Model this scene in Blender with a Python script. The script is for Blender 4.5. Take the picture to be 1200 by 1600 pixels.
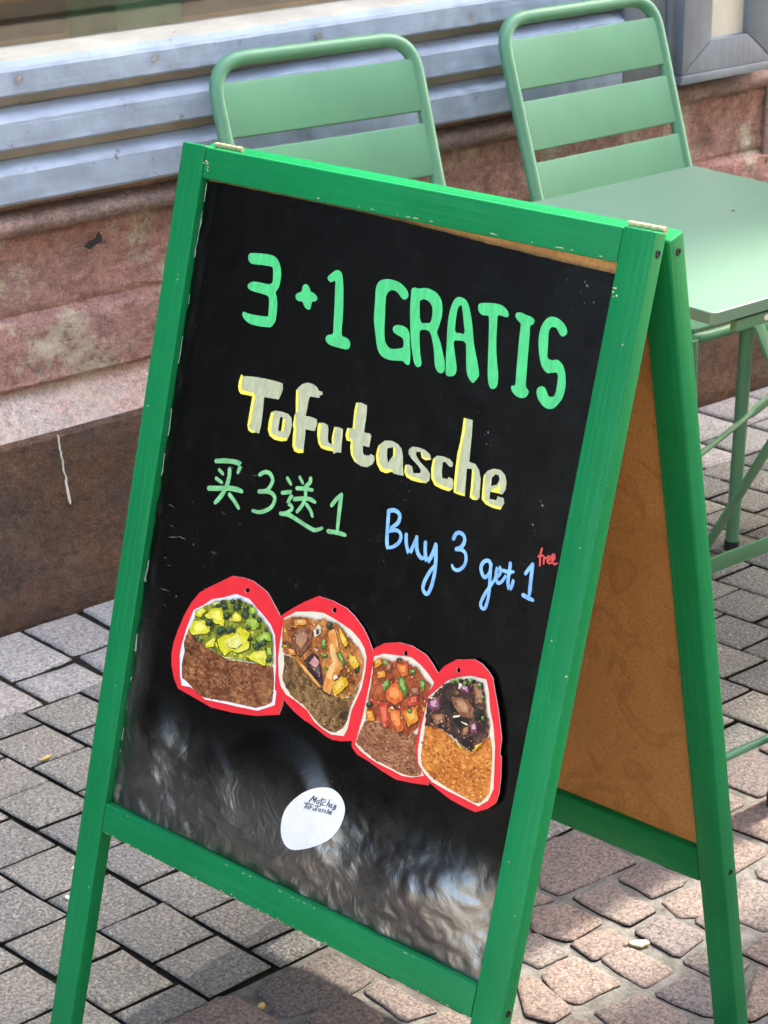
import bpy, bmesh, math, random
from mathutils import Vector, Matrix, noise
from mathutils.geometry import delaunay_2d_cdt

# ------------------------------------------------------------------ camera, sky, sun, exposure
scene = bpy.context.scene
for o in list(bpy.data.objects):
    bpy.data.objects.remove(o, do_unlink=True)
col = scene.collection
R = math.radians

YAW, PITCH, ROLL = 0.66545774, 0.40105019, -0.01968336
cam_data = bpy.data.cameras.new("camera")
cam = bpy.data.objects.new("camera", cam_data)
col.objects.link(cam)
fw = Vector((math.sin(YAW) * math.cos(PITCH), math.cos(YAW) * math.cos(PITCH), -math.sin(PITCH)))
rt = Vector((math.cos(YAW), -math.sin(YAW), 0))
up = rt.cross(fw)
rt2 = rt * math.cos(ROLL) + up * math.sin(ROLL)
up2 = up * math.cos(ROLL) - rt * math.sin(ROLL)
m = Matrix.Identity(4)
for i in range(3):
    m[i][0], m[i][1], m[i][2] = rt2[i], up2[i], -fw[i]
m.translation = Vector((-1.19299, -1.48901, 1.50531))
cam.matrix_world = m
cam_data.sensor_fit = 'VERTICAL'
cam_data.sensor_height = 36.0
cam_data.sensor_width = 27.0
cam_data.lens = 3076.667 * 36.0 / 1600.0
cam_data.clip_start = 0.05
cam_data.clip_end = 400
cam_data.dof.use_dof = True
cam_data.dof.focus_distance = 2.08
cam_data.dof.aperture_fstop = 22
scene.camera = cam
scene.render.resolution_x, scene.render.resolution_y = 768, 1024

SUN_EL, SUN_AZ = R(52), R(11.2)          # azimuth measured from +x towards +y
sun_dir = Vector((math.cos(SUN_EL) * math.cos(SUN_AZ), math.cos(SUN_EL) * math.sin(SUN_AZ), math.sin(SUN_EL)))
world = bpy.data.worlds.new("World")
scene.world = world
world.use_nodes = True
nt = world.node_tree
sky = nt.nodes.new('ShaderNodeTexSky')
sky.sky_type = 'NISHITA'
sky.sun_disc = False
sky.sun_elevation = SUN_EL
sky.sun_rotation = math.pi / 2 - SUN_AZ
sky.air_density = 1.0
sky.dust_density = 3.0
sky.ozone_density = 1.0
bg = nt.nodes['Background']
bg.inputs['Strength'].default_value = 0.15
nt.links.new(sky.outputs['Color'], bg.inputs['Color'])
sl = bpy.data.lights.new("sun", 'SUN')
sl.energy = 1.05
sl.angle = R(1.8)
sl.color = (1.0, 0.95, 0.88)
so = bpy.data.objects.new("sun", sl)
col.objects.link(so)
so.rotation_euler = sun_dir.to_track_quat('Z', 'Y').to_euler()
so.location = sun_dir * 30
vs = scene.view_settings
vs.view_transform = 'Standard'
vs.look = 'None'
vs.exposure = 3.40
vs.gamma = 1.0
vs.use_curve_mapping = False
vs.use_white_balance = True              # camera set for open shade
vs.white_balance_temperature = 7300

# ------------------------------------------------------------------ helpers
rnd = random.Random(7)


def tag(o, label=None, cat=None, group=None, kind=None):
    if label: o['label'] = label
    if cat: o['category'] = cat
    if group: o['group'] = group
    if kind: o['kind'] = kind
    return o


def empty(name, loc=(0, 0, 0), rz=0.0):
    o = bpy.data.objects.new(name, None)
    o.empty_display_size = 0.1
    col.objects.link(o)
    o.location = loc
    o.rotation_euler = (0, 0, rz)
    return o


def link(name, me, mats, parent=None):
    o = bpy.data.objects.new(name, me)
    col.objects.link(o)
    if not isinstance(mats, (list, tuple)):
        mats = [mats]
    if not me.materials:
        for mm in mats:
            me.materials.append(mm)
    if parent is not None:
        o.parent = parent
    return o


def smooth(me, angle=40):
    for p in me.polygons:
        p.use_smooth = True
    try:
        me.set_sharp_from_angle(angle=R(angle))
    except Exception:
        pass


def finish(name, bm, mats, parent=None, sm=None):
    me = bpy.data.meshes.new(name)
    bmesh.ops.recalc_face_normals(bm, faces=bm.faces)
    bm.to_mesh(me)
    bm.free()
    if sm:
        smooth(me, sm)
    return link(name, me, mats, parent)


def bm_box(bm, o, ax, ay, az, sx, sy, sz):
    """box with corner o, axes (unit vectors) and sizes"""
    o = Vector(o); ax = Vector(ax) * sx; ay = Vector(ay) * sy; az = Vector(az) * sz
    v = [bm.verts.new(o + ax * i + ay * j + az * k) for i in (0, 1) for j in (0, 1) for k in (0, 1)]
    fs = []
    for f in ((0, 1, 3, 2), (4, 6, 7, 5), (0, 4, 5, 1), (2, 3, 7, 6), (0, 2, 6, 4), (1, 5, 7, 3)):
        fs.append(bm.faces.new([v[i] for i in f]))
    return v, fs


def bev(bm, w, seg=2):
    bmesh.ops.recalc_face_normals(bm, faces=bm.faces)
    bmesh.ops.bevel(bm, geom=list(bm.edges), offset=w, segments=seg, affect='EDGES', profile=0.6)


X, Y, Z = Vector((1, 0, 0)), Vector((0, 1, 0)), Vector((0, 0, 1))


def wbox(name, x0, x1, y0, y1, z0, z1, mat, parent=None, bw=0.0, sm=None):
    bm = bmesh.new()
    bm_box(bm, (x0, y0, z0), X, Y, Z, x1 - x0, y1 - y0, z1 - z0)
    if bw: bev(bm, bw)
    return finish(name, bm, mat, parent, sm or (30 if bw else None))


def tube(bm, pts, r, seg=12, closed=False, caps=True, flat=1.0, flatdir=None):
    """swept tube through pts (list of Vector), parallel transport"""
    pts = [Vector(p) for p in pts]
    n = len(pts)
    tans = []
    for i in range(n):
        a = pts[i - 1] if (i > 0 or closed) else pts[i]
        b = pts[(i + 1) % n] if (i < n - 1 or closed) else pts[i]
        tans.append((b - a).normalized())
    ref = Vector(flatdir) if flatdir else (Z if abs(tans[0].z) < 0.9 else X)
    nrm = (ref - tans[0] * ref.dot(tans[0])).normalized()
    rings = []
    for i in range(n):
        t = tans[i]
        nrm = (nrm - t * nrm.dot(t)).normalized()
        bi = t.cross(nrm)
        rr = r[i] if isinstance(r, (list, tuple)) else r
        fl = flat[i] if isinstance(flat, (list, tuple)) else flat
        rings.append([bm.verts.new(pts[i] + nrm * (rr * math.cos(2 * math.pi * k / seg)) + bi * (rr * fl * math.sin(2 * math.pi * k / seg))) for k in range(seg)])
    for i in range(n if closed else n - 1):
        A, B = rings[i], rings[(i + 1) % n]
        for k in range(seg):
            bm.faces.new((A[k], A[(k + 1) % seg], B[(k + 1) % seg], B[k]))
    if caps and not closed:
        bm.faces.new(rings[0][::-1]); bm.faces.new(rings[-1])


def arc(c, a, b, n=6):
    """points rounding the corner c between points a and b (quadratic)"""
    c, a, b = Vector(c), Vector(a), Vector(b)
    return [a * (1 - t) ** 2 + c * 2 * t * (1 - t) + b * t * t for t in [i / n for i in range(n + 1)]]


def fbm(p, oct=4, rough=0.5):
    s, a, f = 0.0, 1.0, 1.0
    for _ in range(oct):
        s += a * noise.noise(p * f)
        a *= rough; f *= 2.03
    return s


# ------------------------------------------------------------------ materials
def nd(nt, typ, **kw):
    n = nt.nodes.new(typ)
    for k, v in kw.items():
        if k.startswith('i_'):
            n.inputs[k[2:].replace('_', ' ')].default_value = v
        else:
            setattr(n, k, v)
    return n


def c4(c): return (c[0], c[1], c[2], 1.0)


def ramp(nt, fac, stops, interp='LINEAR'):
    n = nt.nodes.new('ShaderNodeValToRGB')
    n.color_ramp.interpolation = interp
    e = n.color_ramp.elements
    while len(e) < len(stops): e.new(0.5)
    for el, (p, c) in zip(e, stops):
        el.position = p; el.color = c4(c) if len(c) == 3 else c
    nt.links.new(fac, n.inputs[0])
    return n.outputs[0]


def mix(nt, fac, a, b, mode='MIX'):
    n = nt.nodes.new('ShaderNodeMix'); n.data_type = 'RGBA'; n.blend_type = mode
    for s, v in ((n.inputs[0], fac), (n.inputs[6], a), (n.inputs[7], b)):
        if hasattr(v, 'is_linked') or hasattr(v, 'links'): nt.links.new(v, s)
        else: s.default_value = c4(v) if isinstance(v, (tuple, list)) else v
    return n.outputs[2]


def math_n(nt, op, a, b=None, c=None):
    n = nt.nodes.new('ShaderNodeMath'); n.operation = op
    for i, v in enumerate((a, b, c)):
        if v is None: continue
        if hasattr(v, 'links'): nt.links.new(v, n.inputs[i])
        else: n.inputs[i].default_value = v
    return n.outputs[0]


def newmat(name, rough=0.5, spec=0.5, metal=0.0, coords='world', scale=(1, 1, 1)):
    mt = bpy.data.materials.new(name); mt.use_nodes = True
    nt = mt.node_tree
    b = nt.nodes['Principled BSDF']
    b.inputs['Roughness'].default_value = rough
    b.inputs['Specular IOR Level'].default_value = spec
    b.inputs['Metallic'].default_value = metal
    if coords == 'world':
        co = nt.nodes.new('ShaderNodeNewGeometry').outputs['Position']
    else:
        co = nt.nodes.new('ShaderNodeTexCoord').outputs['Object']
    mp = nt.nodes.new('ShaderNodeMapping'); mp.inputs['Scale'].default_value = scale
    nt.links.new(co, mp.inputs['Vector'])
    return mt, nt, b, mp.outputs[0]


def noi(nt, co, scale, detail=4, rough=0.55, dist=0.0):
    n = nd(nt, 'ShaderNodeTexNoise'); n.inputs['Scale'].default_value = scale
    n.inputs['Detail'].default_value = detail; n.inputs['Roughness'].default_value = rough
    n.inputs['Distortion'].default_value = dist
    nt.links.new(co, n.inputs['Vector'])
    return n.outputs['Fac']


def vor(nt, co, scale, feature='F1', out='Distance', rand=1.0):
    n = nd(nt, 'ShaderNodeTexVoronoi'); n.feature = feature; n.inputs['Scale'].default_value = scale
    n.inputs['Randomness'].default_value = rand
    nt.links.new(co, n.inputs['Vector'])
    return n.outputs[out]


def bump(nt, b, h, strength=0.4, dist=0.002):
    n = nd(nt, 'ShaderNodeBump'); n.inputs['Strength'].default_value = strength; n.inputs['Distance'].default_value = dist
    nt.links.new(h, n.inputs['Height'])
    nt.links.new(n.outputs[0], b.inputs['Normal'])
    return n


def setc(nt, b, c):
    if isinstance(c, tuple): b.inputs['Base Color'].default_value = c4(c)
    else: nt.links.new(c, b.inputs['Base Color'])


def simple(name, c, rough=0.5, spec=0.5, metal=0, var=0.0, vscale=30, bs=None, coords='world', scale=(1, 1, 1)):
    mt, nt, b, co = newmat(name, rough, spec, metal, coords, scale)
    if var:
        f = noi(nt, co, vscale, 5, 0.6)
        lo = tuple(max(0, x * (1 - var)) for x in c); hi = tuple(x * (1 + var) for x in c)
        setc(nt, b, ramp(nt, f, [(0.3, lo), (0.7, hi)]))
    else:
        setc(nt, b, tuple(c))
    if bs: bump(nt, b, noi(nt, co, bs[0], 5, 0.6), bs[1], bs[2])
    return mt


def mat_green_paint(name, base, along):
    """brushed glossy green paint with faint grain along one axis, small chips"""
    sc = [220, 220, 220]; sc[along] = 6
    mt, nt, b, co = newmat(name, 0.36, 0.17, 0, 'obj', tuple(sc))
    grain = noi(nt, co, 1.0, 4, 0.6)
    co2 = nt.nodes.new('ShaderNodeTexCoord').outputs['Object']
    big = noi(nt, co2, 5, 4, 0.6)
    fine = noi(nt, co2, 120, 3, 0.6)
    c = ramp(nt, big, [(0.3, tuple(x * 0.86 for x in base)), (0.7, tuple(min(1, x * 1.12) for x in base))])
    c = mix(nt, math_n(nt, 'MULTIPLY', ramp(nt, grain, [(0.50, (0, 0, 0)), (0.75, (1, 1, 1))]), 0.4), c, tuple(min(1, x * 1.25 + 0.02) for x in base))
    chips = ramp(nt, noi(nt, co2, 62, 3, 0.75), [(0.745, (0, 0, 0)), (0.755, (1, 1, 1))])
    c = mix(nt, chips, c, (0.55, 0.52, 0.30))
    setc(nt, b, c)
    rg = math_n(nt, 'MULTIPLY_ADD', fine, 0.25, 0.20)
    nt.links.new(rg, b.inputs['Roughness'])
    h = math_n(nt, 'ADD', math_n(nt, 'MULTIPLY', grain, 1.0), math_n(nt, 'MULTIPLY', fine, 0.5))
    bump(nt, b, h, 0.28, 0.0014)
    return mt


GREEN = (0.0002, 0.198, 0.064)
M = {}
M['green_v'] = mat_green_paint('green_paint_upright', GREEN, 2)
M['green_h'] = mat_green_paint('green_paint_rail', GREEN, 1)
M['hinge'] = simple('hinge_brass_paint', (0.52, 0.45, 0.28), 0.4, 0.5, 0.3, 0.25, 90, (200, 0.2, 0.001))
M['chipped'] = simple('bare_wood_chip', (0.55, 0.53, 0.33), 0.7, 0.3, 0, 0.3, 200)
M['screw'] = simple('screw_black', (0.015, 0.015, 0.016), 0.35, 0.5, 0.6)
M['chair'] = simple('powder_coat_green', (0.088, 0.258, 0.150), 0.42, 0.5, 0, 0.07, 9, (900, 0.05, 0.0004))
M['table'] = simple('table_coat_green', (0.118, 0.232, 0.168), 0.38, 0.5, 0, 0.04, 4, (900, 0.04, 0.0004))
M['rubber'] = simple('black_rubber', (0.012, 0.012, 0.012), 0.7)
M['crumb'] = simple('crumb', (0.5, 0.36, 0.16), 0.8, 0.3, 0, 0.3, 400)

# --- black crinkled film board
mt, nt, b, co = newmat('black_film', 0.28, 0.5, 0, 'obj')
dust = ramp(nt, noi(nt, co, 230, 3, 0.8), [(0.68, (0, 0, 0)), (0.80, (1, 1, 1))])
scr = ramp(nt, noi(nt, co, 9, 5, 0.7), [(0.56, (0, 0, 0)), (0.75, (1, 1, 1))])
c = mix(nt, scr, (0.0012, 0.0012, 0.0013), (0.0032, 0.0031, 0.0032))
c = mix(nt, math_n(nt, 'MULTIPLY', dust, 0.4), c, (0.06, 0.06, 0.06))
# scuffs: thin pale scratches, streaks of their own shape
mp = nd(nt, 'ShaderNodeMapping'); mp.inputs['Scale'].default_value = (1, 60, 420); mp.inputs['Rotation'].default_value = (0.25, 0, 0)
nt.links.new(co, mp.inputs['Vector'])
ss = ramp(nt, noi(nt, mp.outputs[0], 1.0, 3, 0.7), [(0.71, (0, 0, 0)), (0.80, (1, 1, 1))])
c = mix(nt, math_n(nt, 'MULTIPLY', math_n(nt, 'MULTIPLY', ss, scr), 0.3), c, (0.25, 0.25, 0.24))
setc(nt, b, c)
att = nd(nt, 'ShaderNodeAttribute'); att.attribute_name = 'crinkle'
n1 = noi(nt, co, 22, 3, 0.5, 2.6)
r1 = math_n(nt, 'ABSOLUTE', math_n(nt, 'SUBTRACT', n1, 0.5))
mp2 = nd(nt, 'ShaderNodeMapping'); mp2.inputs['Scale'].default_value = (1, 80, 26); mp2.inputs['Rotation'].default_value = (0.9, 0, 0)
nt.links.new(co, mp2.inputs['Vector'])
n2 = noi(nt, mp2.outputs[0], 1.0, 2, 0.45, 2.0)
cr = math_n(nt, 'ADD', math_n(nt, 'MULTIPLY', r1, 2.6), math_n(nt, 'MULTIPLY', n2, 0.3))
h = math_n(nt, 'ADD', math_n(nt, 'MULTIPLY', cr, math_n(nt, 'MULTIPLY_ADD', att.outputs['Fac'], 0.9, 0.10)), math_n(nt, 'MULTIPLY', noi(nt, co, 300, 3, 0.6), 0.035))
bump(nt, b, h, 0.115, 0.006)
nt.links.new(math_n(nt, 'MULTIPLY_ADD', att.outputs['Fac'], 1.25, 1.42), b.inputs['IOR'])   # the laminate has lifted where it is crinkled: more glossy interfaces
nt.links.new(math_n(nt, 'ADD', math_n(nt, 'MULTIPLY_ADD', noi(nt, co, 40, 4, 0.6), 0.20, 0.15), math_n(nt, 'MULTIPLY', att.outputs['Fac'], 0.10)), b.inputs['Roughness'])
M['film'] = mt
M['scuff'] = simple('scuff_grey', (0.17, 0.17, 0.165), 0.8, 0.3, 0, 0.5, 150)
M['torn'] = simple('torn_white_edge', (0.26, 0.26, 0.25), 0.8, 0.3, 0, 0.4, 300)


def mat_hardboard():
    mt, nt, b, co = newmat('hardboard', 0.6, 0.35, 0, 'obj')
    fib = noi(nt, co, 260, 4, 0.7)
    c = ramp(nt, fib, [(0.25, (0.36, 0.165, 0.048)), (0.75, (0.62, 0.325, 0.11))])
    big = noi(nt, co, 6, 5, 0.6, 0.6)
    c = mix(nt, math_n(nt, 'MULTIPLY', ramp(nt, big, [(0.5, (0, 0, 0)), (0.62, (1, 1, 1))]), 0.3), c, (0.32, 0.125, 0.03))
    blot = ramp(nt, noi(nt, co, 13, 4, 0.5, 1.0), [(0.55, (0, 0, 0)), (0.60, (1, 1, 1)), (0.68, (0.25, 0.25, 0.25))])
    c = mix(nt, math_n(nt, 'MULTIPLY', blot, 0.34), c, (0.24, 0.09, 0.03))
    dots = ramp(nt, noi(nt, co, 150, 2, 0.6), [(0.74, (0, 0, 0)), (0.78, (1, 1, 1))])
    c = mix(nt, dots, c, (0.04, 0.018, 0.008))
    setc(nt, b, c)
    bump(nt, b, fib, 0.1, 0.001)
    return mt


M['hardboard'] = mat_hardboard()


def mat_marker(name, c, streak=0.25, cs=(260, 60)):
    mt, nt, b, co = newmat(name, 0.45, 0.4, 0, 'obj')
    mp = nd(nt, 'ShaderNodeMapping'); mp.inputs['Scale'].default_value = (1, cs[0], cs[1]); mp.inputs['Rotation'].default_value = (0.35, 0, 0)
    nt.links.new(co, mp.inputs['Vector'])
    f = noi(nt, mp.outputs[0], 0.6, 4, 0.7)
    lo = tuple(x * (1 - streak) for x in c); hi = tuple(min(1, x * (1 + streak * 0.6)) for x in c)
    col_ = ramp(nt, f, [(0.3, lo), (0.65, hi)])
    dark = ramp(nt, noi(nt, co, 170, 4, 0.75), [(0.66, (0, 0, 0)), (0.76, (1, 1, 1))])
    col_ = mix(nt, math_n(nt, 'MULTIPLY', dark, 0.5), col_, tuple(x * 0.25 for x in c))
    setc(nt, b, col_)
    return mt


M['mk_mint'] = mat_marker('marker_mint', (0.06, 0.60, 0.215), 0.2)
M['mk_cream'] = mat_marker('marker_cream', (0.47, 0.51, 0.34), 0.22, (320, 120))
M['mk_yellow'] = mat_marker('marker_yellow', (0.92, 0.83, 0.12), 0.1)
M['mk_green'] = mat_marker('marker_leaf_green', (0.19, 0.55, 0.245), 0.3, (150, 150))
M['mk_blue'] = mat_marker('marker_blue', (0.22, 0.50, 0.92), 0.28, (120, 120))
M['mk_red'] = mat_marker('marker_red', (0.72, 0.085, 0.075), 0.25)
M['ink'] = simple('sticker_ink', (0.03, 0.035, 0.035), 0.5)
M['sticker'] = simple('sticker_white', (0.78, 0.80, 0.84), 0.35, 0.5, 0, 0.05, 25, (60, 0.1, 0.001))
M['card_red'] = simple('card_red', (0.80, 0.022, 0.035), 0.5, 0.4, 0, 0.08, 40, (500, 0.1, 0.0005))
M['card_edge'] = simple('card_edge_white', (0.75, 0.62, 0.6), 0.7)
M['paper_white'] = simple('paper_white', (0.80, 0.80, 0.82), 0.55)
M['paper_cream'] = simple('paper_cream', (0.78, 0.71, 0.56), 0.55)


def mat_print(name, dark, mid, light, scale=160, stretch=(1, 1, 1), glint=0.5):
    mt, nt, b, co = newmat('print_' + name, 0.35, 0.45, 0, 'obj')
    mp = nd(nt, 'ShaderNodeMapping'); mp.inputs['Scale'].default_value = stretch
    mp.inputs['Rotation'].default_value = (0.5, 0, 0)
    nt.links.new(co, mp.inputs['Vector'])
    f = noi(nt, mp.outputs[0], scale, 5, 0.72, 0.8)
    g = noi(nt, co, scale * 0.3, 3, 0.6)
    ff = math_n(nt, 'ADD', math_n(nt, 'MULTIPLY', f, 0.6), math_n(nt, 'MULTIPLY', g, 0.4))
    c = ramp(nt, ff, [(0.36, dark), (0.5, mid), (0.64, light)])
    if glint:
        gl = ramp(nt, noi(nt, co, scale * 2.2, 2, 0.6), [(0.68, (0, 0, 0)), (0.76, (1, 1, 1))])
        c = mix(nt, math_n(nt, 'MULTIPLY', gl, glint), c, tuple(min(1, x * 1.7 + 0.25) for x in light))
    setc(nt, b, c)
    return mt


PR = {
    'pouch0': mat_print('pouch_brown', (0.045, 0.013, 0.006), (0.20, 0.065, 0.024), (0.52, 0.24, 0.10), 120, (1, 1, 2.2), 0.5),
    'pouch1': mat_print('pouch_olive', (0.06, 0.03, 0.01), (0.23, 0.12, 0.045), (0.48, 0.29, 0.12), 120, (1, 1, 1), 0.4),
    'pouch2': mat_print('pouch_rust', (0.14, 0.045, 0.02), (0.34, 0.13, 0.055), (0.58, 0.29, 0.16), 130, (1, 1, 2.5), 0.4),
    'pouch3': mat_print('pouch_golden', (0.26, 0.06, 0.012), (0.64, 0.20, 0.032), (0.86, 0.42, 0.10), 130, (1, 1, 2.2), 0.4),
    'fill0': mat_print('avocado', (0.03, 0.045, 0.012), (0.23, 0.26, 0.02), (0.52, 0.55, 0.10), 120),
    'fill1': mat_print('mixed_orange', (0.10, 0.03, 0.012), (0.42, 0.13, 0.03), (0.72, 0.33, 0.10), 130),
    'fill2': mat_print('tomato_mix', (0.09, 0.012, 0.008), (0.34, 0.06, 0.02), (0.62, 0.17, 0.05), 140),
    'fill3': mat_print('dark_mince', (0.008, 0.005, 0.006), (0.05, 0.024, 0.018), (0.21, 0.095, 0.055), 150, (1, 1, 1), 0.6),
    'yellow': mat_print('yellow_cube', (0.45, 0.42, 0.012), (0.72, 0.68, 0.03), (0.86, 0.82, 0.20), 110),
    'pale': mat_print('pale_cube', (0.60, 0.58, 0.10), (0.80, 0.76, 0.25), (0.90, 0.88, 0.5), 110),
    'lime': mat_print('lime_cube', (0.12, 0.28, 0.02), (0.26, 0.46, 0.04), (0.5, 0.65, 0.12), 120),
    'herb': mat_print('dark_herb', (0.006, 0.012, 0.008), (0.016, 0.035, 0.02), (0.06, 0.11, 0.05), 200, (1, 1, 1), 0.3),
    'green': mat_print('green_herb', (0.02, 0.06, 0.015), (0.06, 0.17, 0.035), (0.20, 0.38, 0.08), 200),
    'sauce': mat_print('orange_sauce', (0.45, 0.13, 0.02), (0.72, 0.26, 0.05), (0.85, 0.45, 0.15), 80),
    'aub': mat_print('aubergine', (0.02, 0.012, 0.014), (0.06, 0.03, 0.035), (0.14, 0.09, 0.09), 90),
    'pink': mat_print('pinkish', (0.34, 0.11, 0.10), (0.55, 0.23, 0.20), (0.7, 0.4, 0.35), 120),
    'mustard': mat_print('mustard', (0.50, 0.26, 0.012), (0.74, 0.42, 0.02), (0.85, 0.58, 0.12), 90),
    'meat': mat_print('browned', (0.09, 0.03, 0.014), (0.26, 0.10, 0.045), (0.45, 0.22, 0.12), 150),
    'pale2': mat_print('cream_bits', (0.62, 0.5, 0.36), (0.78, 0.68, 0.5), (0.9, 0.84, 0.7), 120),
    'tom': mat_print('tomato', (0.42, 0.05, 0.015), (0.70, 0.13, 0.025), (0.85, 0.30, 0.08), 110),
    'tomred': mat_print('tomato_red', (0.32, 0.02, 0.015), (0.58, 0.055, 0.03), (0.75, 0.16, 0.08), 110),
    'carrot': mat_print('carrot', (0.50, 0.12, 0.01), (0.75, 0.25, 0.02), (0.85, 0.42, 0.08), 110),
    'onion': mat_print('red_onion', (0.07, 0.012, 0.03), (0.20, 0.035, 0.09), (0.5, 0.26, 0.36), 130),
    'char': mat_print('charred', (0.004, 0.003, 0.004), (0.014, 0.01, 0.011), (0.06, 0.045, 0.045), 160),
}


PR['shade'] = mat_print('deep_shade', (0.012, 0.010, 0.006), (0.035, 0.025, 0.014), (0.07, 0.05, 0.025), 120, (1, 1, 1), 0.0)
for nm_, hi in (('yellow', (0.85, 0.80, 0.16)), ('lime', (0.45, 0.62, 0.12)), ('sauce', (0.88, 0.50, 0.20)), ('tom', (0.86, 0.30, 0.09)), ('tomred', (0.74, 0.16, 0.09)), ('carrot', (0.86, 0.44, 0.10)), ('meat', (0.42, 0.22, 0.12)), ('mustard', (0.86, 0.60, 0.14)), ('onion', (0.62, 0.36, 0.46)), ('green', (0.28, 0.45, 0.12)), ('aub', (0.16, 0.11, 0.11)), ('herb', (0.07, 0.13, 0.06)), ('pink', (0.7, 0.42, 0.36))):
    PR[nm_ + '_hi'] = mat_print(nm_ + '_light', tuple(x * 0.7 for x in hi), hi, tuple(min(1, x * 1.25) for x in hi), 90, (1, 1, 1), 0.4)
for k_, lo, hi in ((0, (0.07, 0.022, 0.010), (0.42, 0.20, 0.10)), (1, (0.08, 0.04, 0.014), (0.46, 0.28, 0.11)), (2, (0.16, 0.05, 0.022), (0.56, 0.29, 0.16)), (3, (0.32, 0.085, 0.015), (0.88, 0.46, 0.12))):
    PR['spd%d' % k_] = mat_print('pouch_fleck_dark_%d' % k_, tuple(x * 0.6 for x in lo), lo, tuple(x * 1.5 for x in lo), 90, (1, 1, 1), 0.0)
    PR['spk%d' % k_] = mat_print('pouch_fleck_light_%d' % k_, tuple(x * 0.7 for x in hi), hi, tuple(min(1, x * 1.2) for x in hi), 90, (1, 1, 1), 0.3)


# --- stones and paving
def mat_paver(name, base, speck=0.4):
    mt, nt, b, co = newmat(name, 0.85, 0.3)
    oi = nt.nodes.new('ShaderNodeObjectInfo').outputs['Random']
    v1 = vor(nt, co, 240)
    n1 = noi(nt, co, 190, 4, 0.8)
    n2 = noi(nt, co, 8, 5, 0.6)
    c = ramp(nt, n1, [(0.36, tuple(x * 0.42 for x in base)), (0.5, base), (0.64, tuple(x * 1.75 for x in base))])
    c = mix(nt, ramp(nt, n2, [(0.35, (0, 0, 0)), (0.7, (0.5, 0.5, 0.5))]), c, tuple(x * 0.72 for x in base))
    tint = ramp(nt, oi, [(0.0, (0.86, 0.87, 0.88)), (0.5, (1, 1, 0.98)), (1.0, (1.12, 1.09, 1.03))])
    c = mix(nt, 1.0, c, tint, 'MULTIPLY')
    sp = ramp(nt, vor(nt, co, 290, 'F1', 'Color'), [(0.80, (0, 0, 0)), (0.95, (1, 1, 1))])
    c = mix(nt, math_n(nt, 'MULTIPLY', sp, speck), c, tuple(min(1, x * 2.6 + 0.05) for x in base))
    setc(nt, b, c)
    h = math_n(nt, 'ADD', math_n(nt, 'MULTIPLY', v1, -0.9), math_n(nt, 'MULTIPLY', n1, 1.6))
    bump(nt, b, h, 1.0, 0.0045)
    return mt


def mat_cobble(name, cols, speck=0.45):
    mt, nt, b, co = newmat(name, 0.72, 0.35)
    oi = nt.nodes.new('ShaderNodeObjectInfo').outputs['Random']
    n1 = noi(nt, co, 200, 4, 0.8)
    base = ramp(nt, oi, [(i / (len(cols) - 1), c) for i, c in enumerate(cols)])
    c = mix(nt, 1.0, base, ramp(nt, n1, [(0.36, (0.40, 0.40, 0.42)), (0.5, (1, 1, 1)), (0.64, (1.75, 1.65, 1.55))]), 'MULTIPLY')
    sp = ramp(nt, noi(nt, co, 260, 3, 0.75), [(0.57, (0, 0, 0)), (0.66, (1, 1, 1))])
    c = mix(nt, math_n(nt, 'MULTIPLY', sp, speck), c, (0.40, 0.34, 0.30))
    dk = ramp(nt, noi(nt, co, 240, 3, 0.7), [(0.30, (1, 1, 1)), (0.40, (0, 0, 0))])
    c = mix(nt, math_n(nt, 'MULTIPLY', dk, 0.5), c, (0.04, 0.03, 0.03))
    setc(nt, b, c)
    h = math_n(nt, 'ADD', math_n(nt, 'MULTIPLY', n1, 1.0), math_n(nt, 'MULTIPLY', noi(nt, co, 45, 4, 0.6), 1.2))
    bump(nt, b, h, 0.8, 0.004)
    return mt


M['paver'] = mat_paver('paver_grey', (0.300, 0.296, 0.280))
M['cobble'] = mat_cobble('cobble_porphyry', [(0.145, 0.126, 0.122), (0.195, 0.148, 0.130), (0.168, 0.146, 0.140), (0.212, 0.165, 0.144), (0.136, 0.122, 0.126)])
M['slab'] = mat_cobble('slab_grey', [(0.30, 0.298, 0.294), (0.35, 0.345, 0.34), (0.27, 0.268, 0.268), (0.32, 0.305, 0.298)], 0.3)
M['mortar'] = simple('mortar_grey', (0.160, 0.156, 0.146), 0.9, 0.2, 0, 0.4, 45, (160, 0.8, 0.006))
mt, nt, b, co = newmat('joint_dark', 0.95, 0.1)
f = noi(nt, co, 70, 5, 0.7)
c = ramp(nt, f, [(0.35, (0.010, 0.0095, 0.008)), (0.6, (0.022, 0.021, 0.017)), (0.72, (0.036, 0.042, 0.02))])
setc(nt, b, c); bump(nt, b, f, 0.9, 0.006)
M['joint'] = mt
M['ground'] = simple('street_far', (0.46, 0.42, 0.35), 0.9, 0.2, 0, 0.25, 6, (40, 0.5, 0.01))


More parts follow.
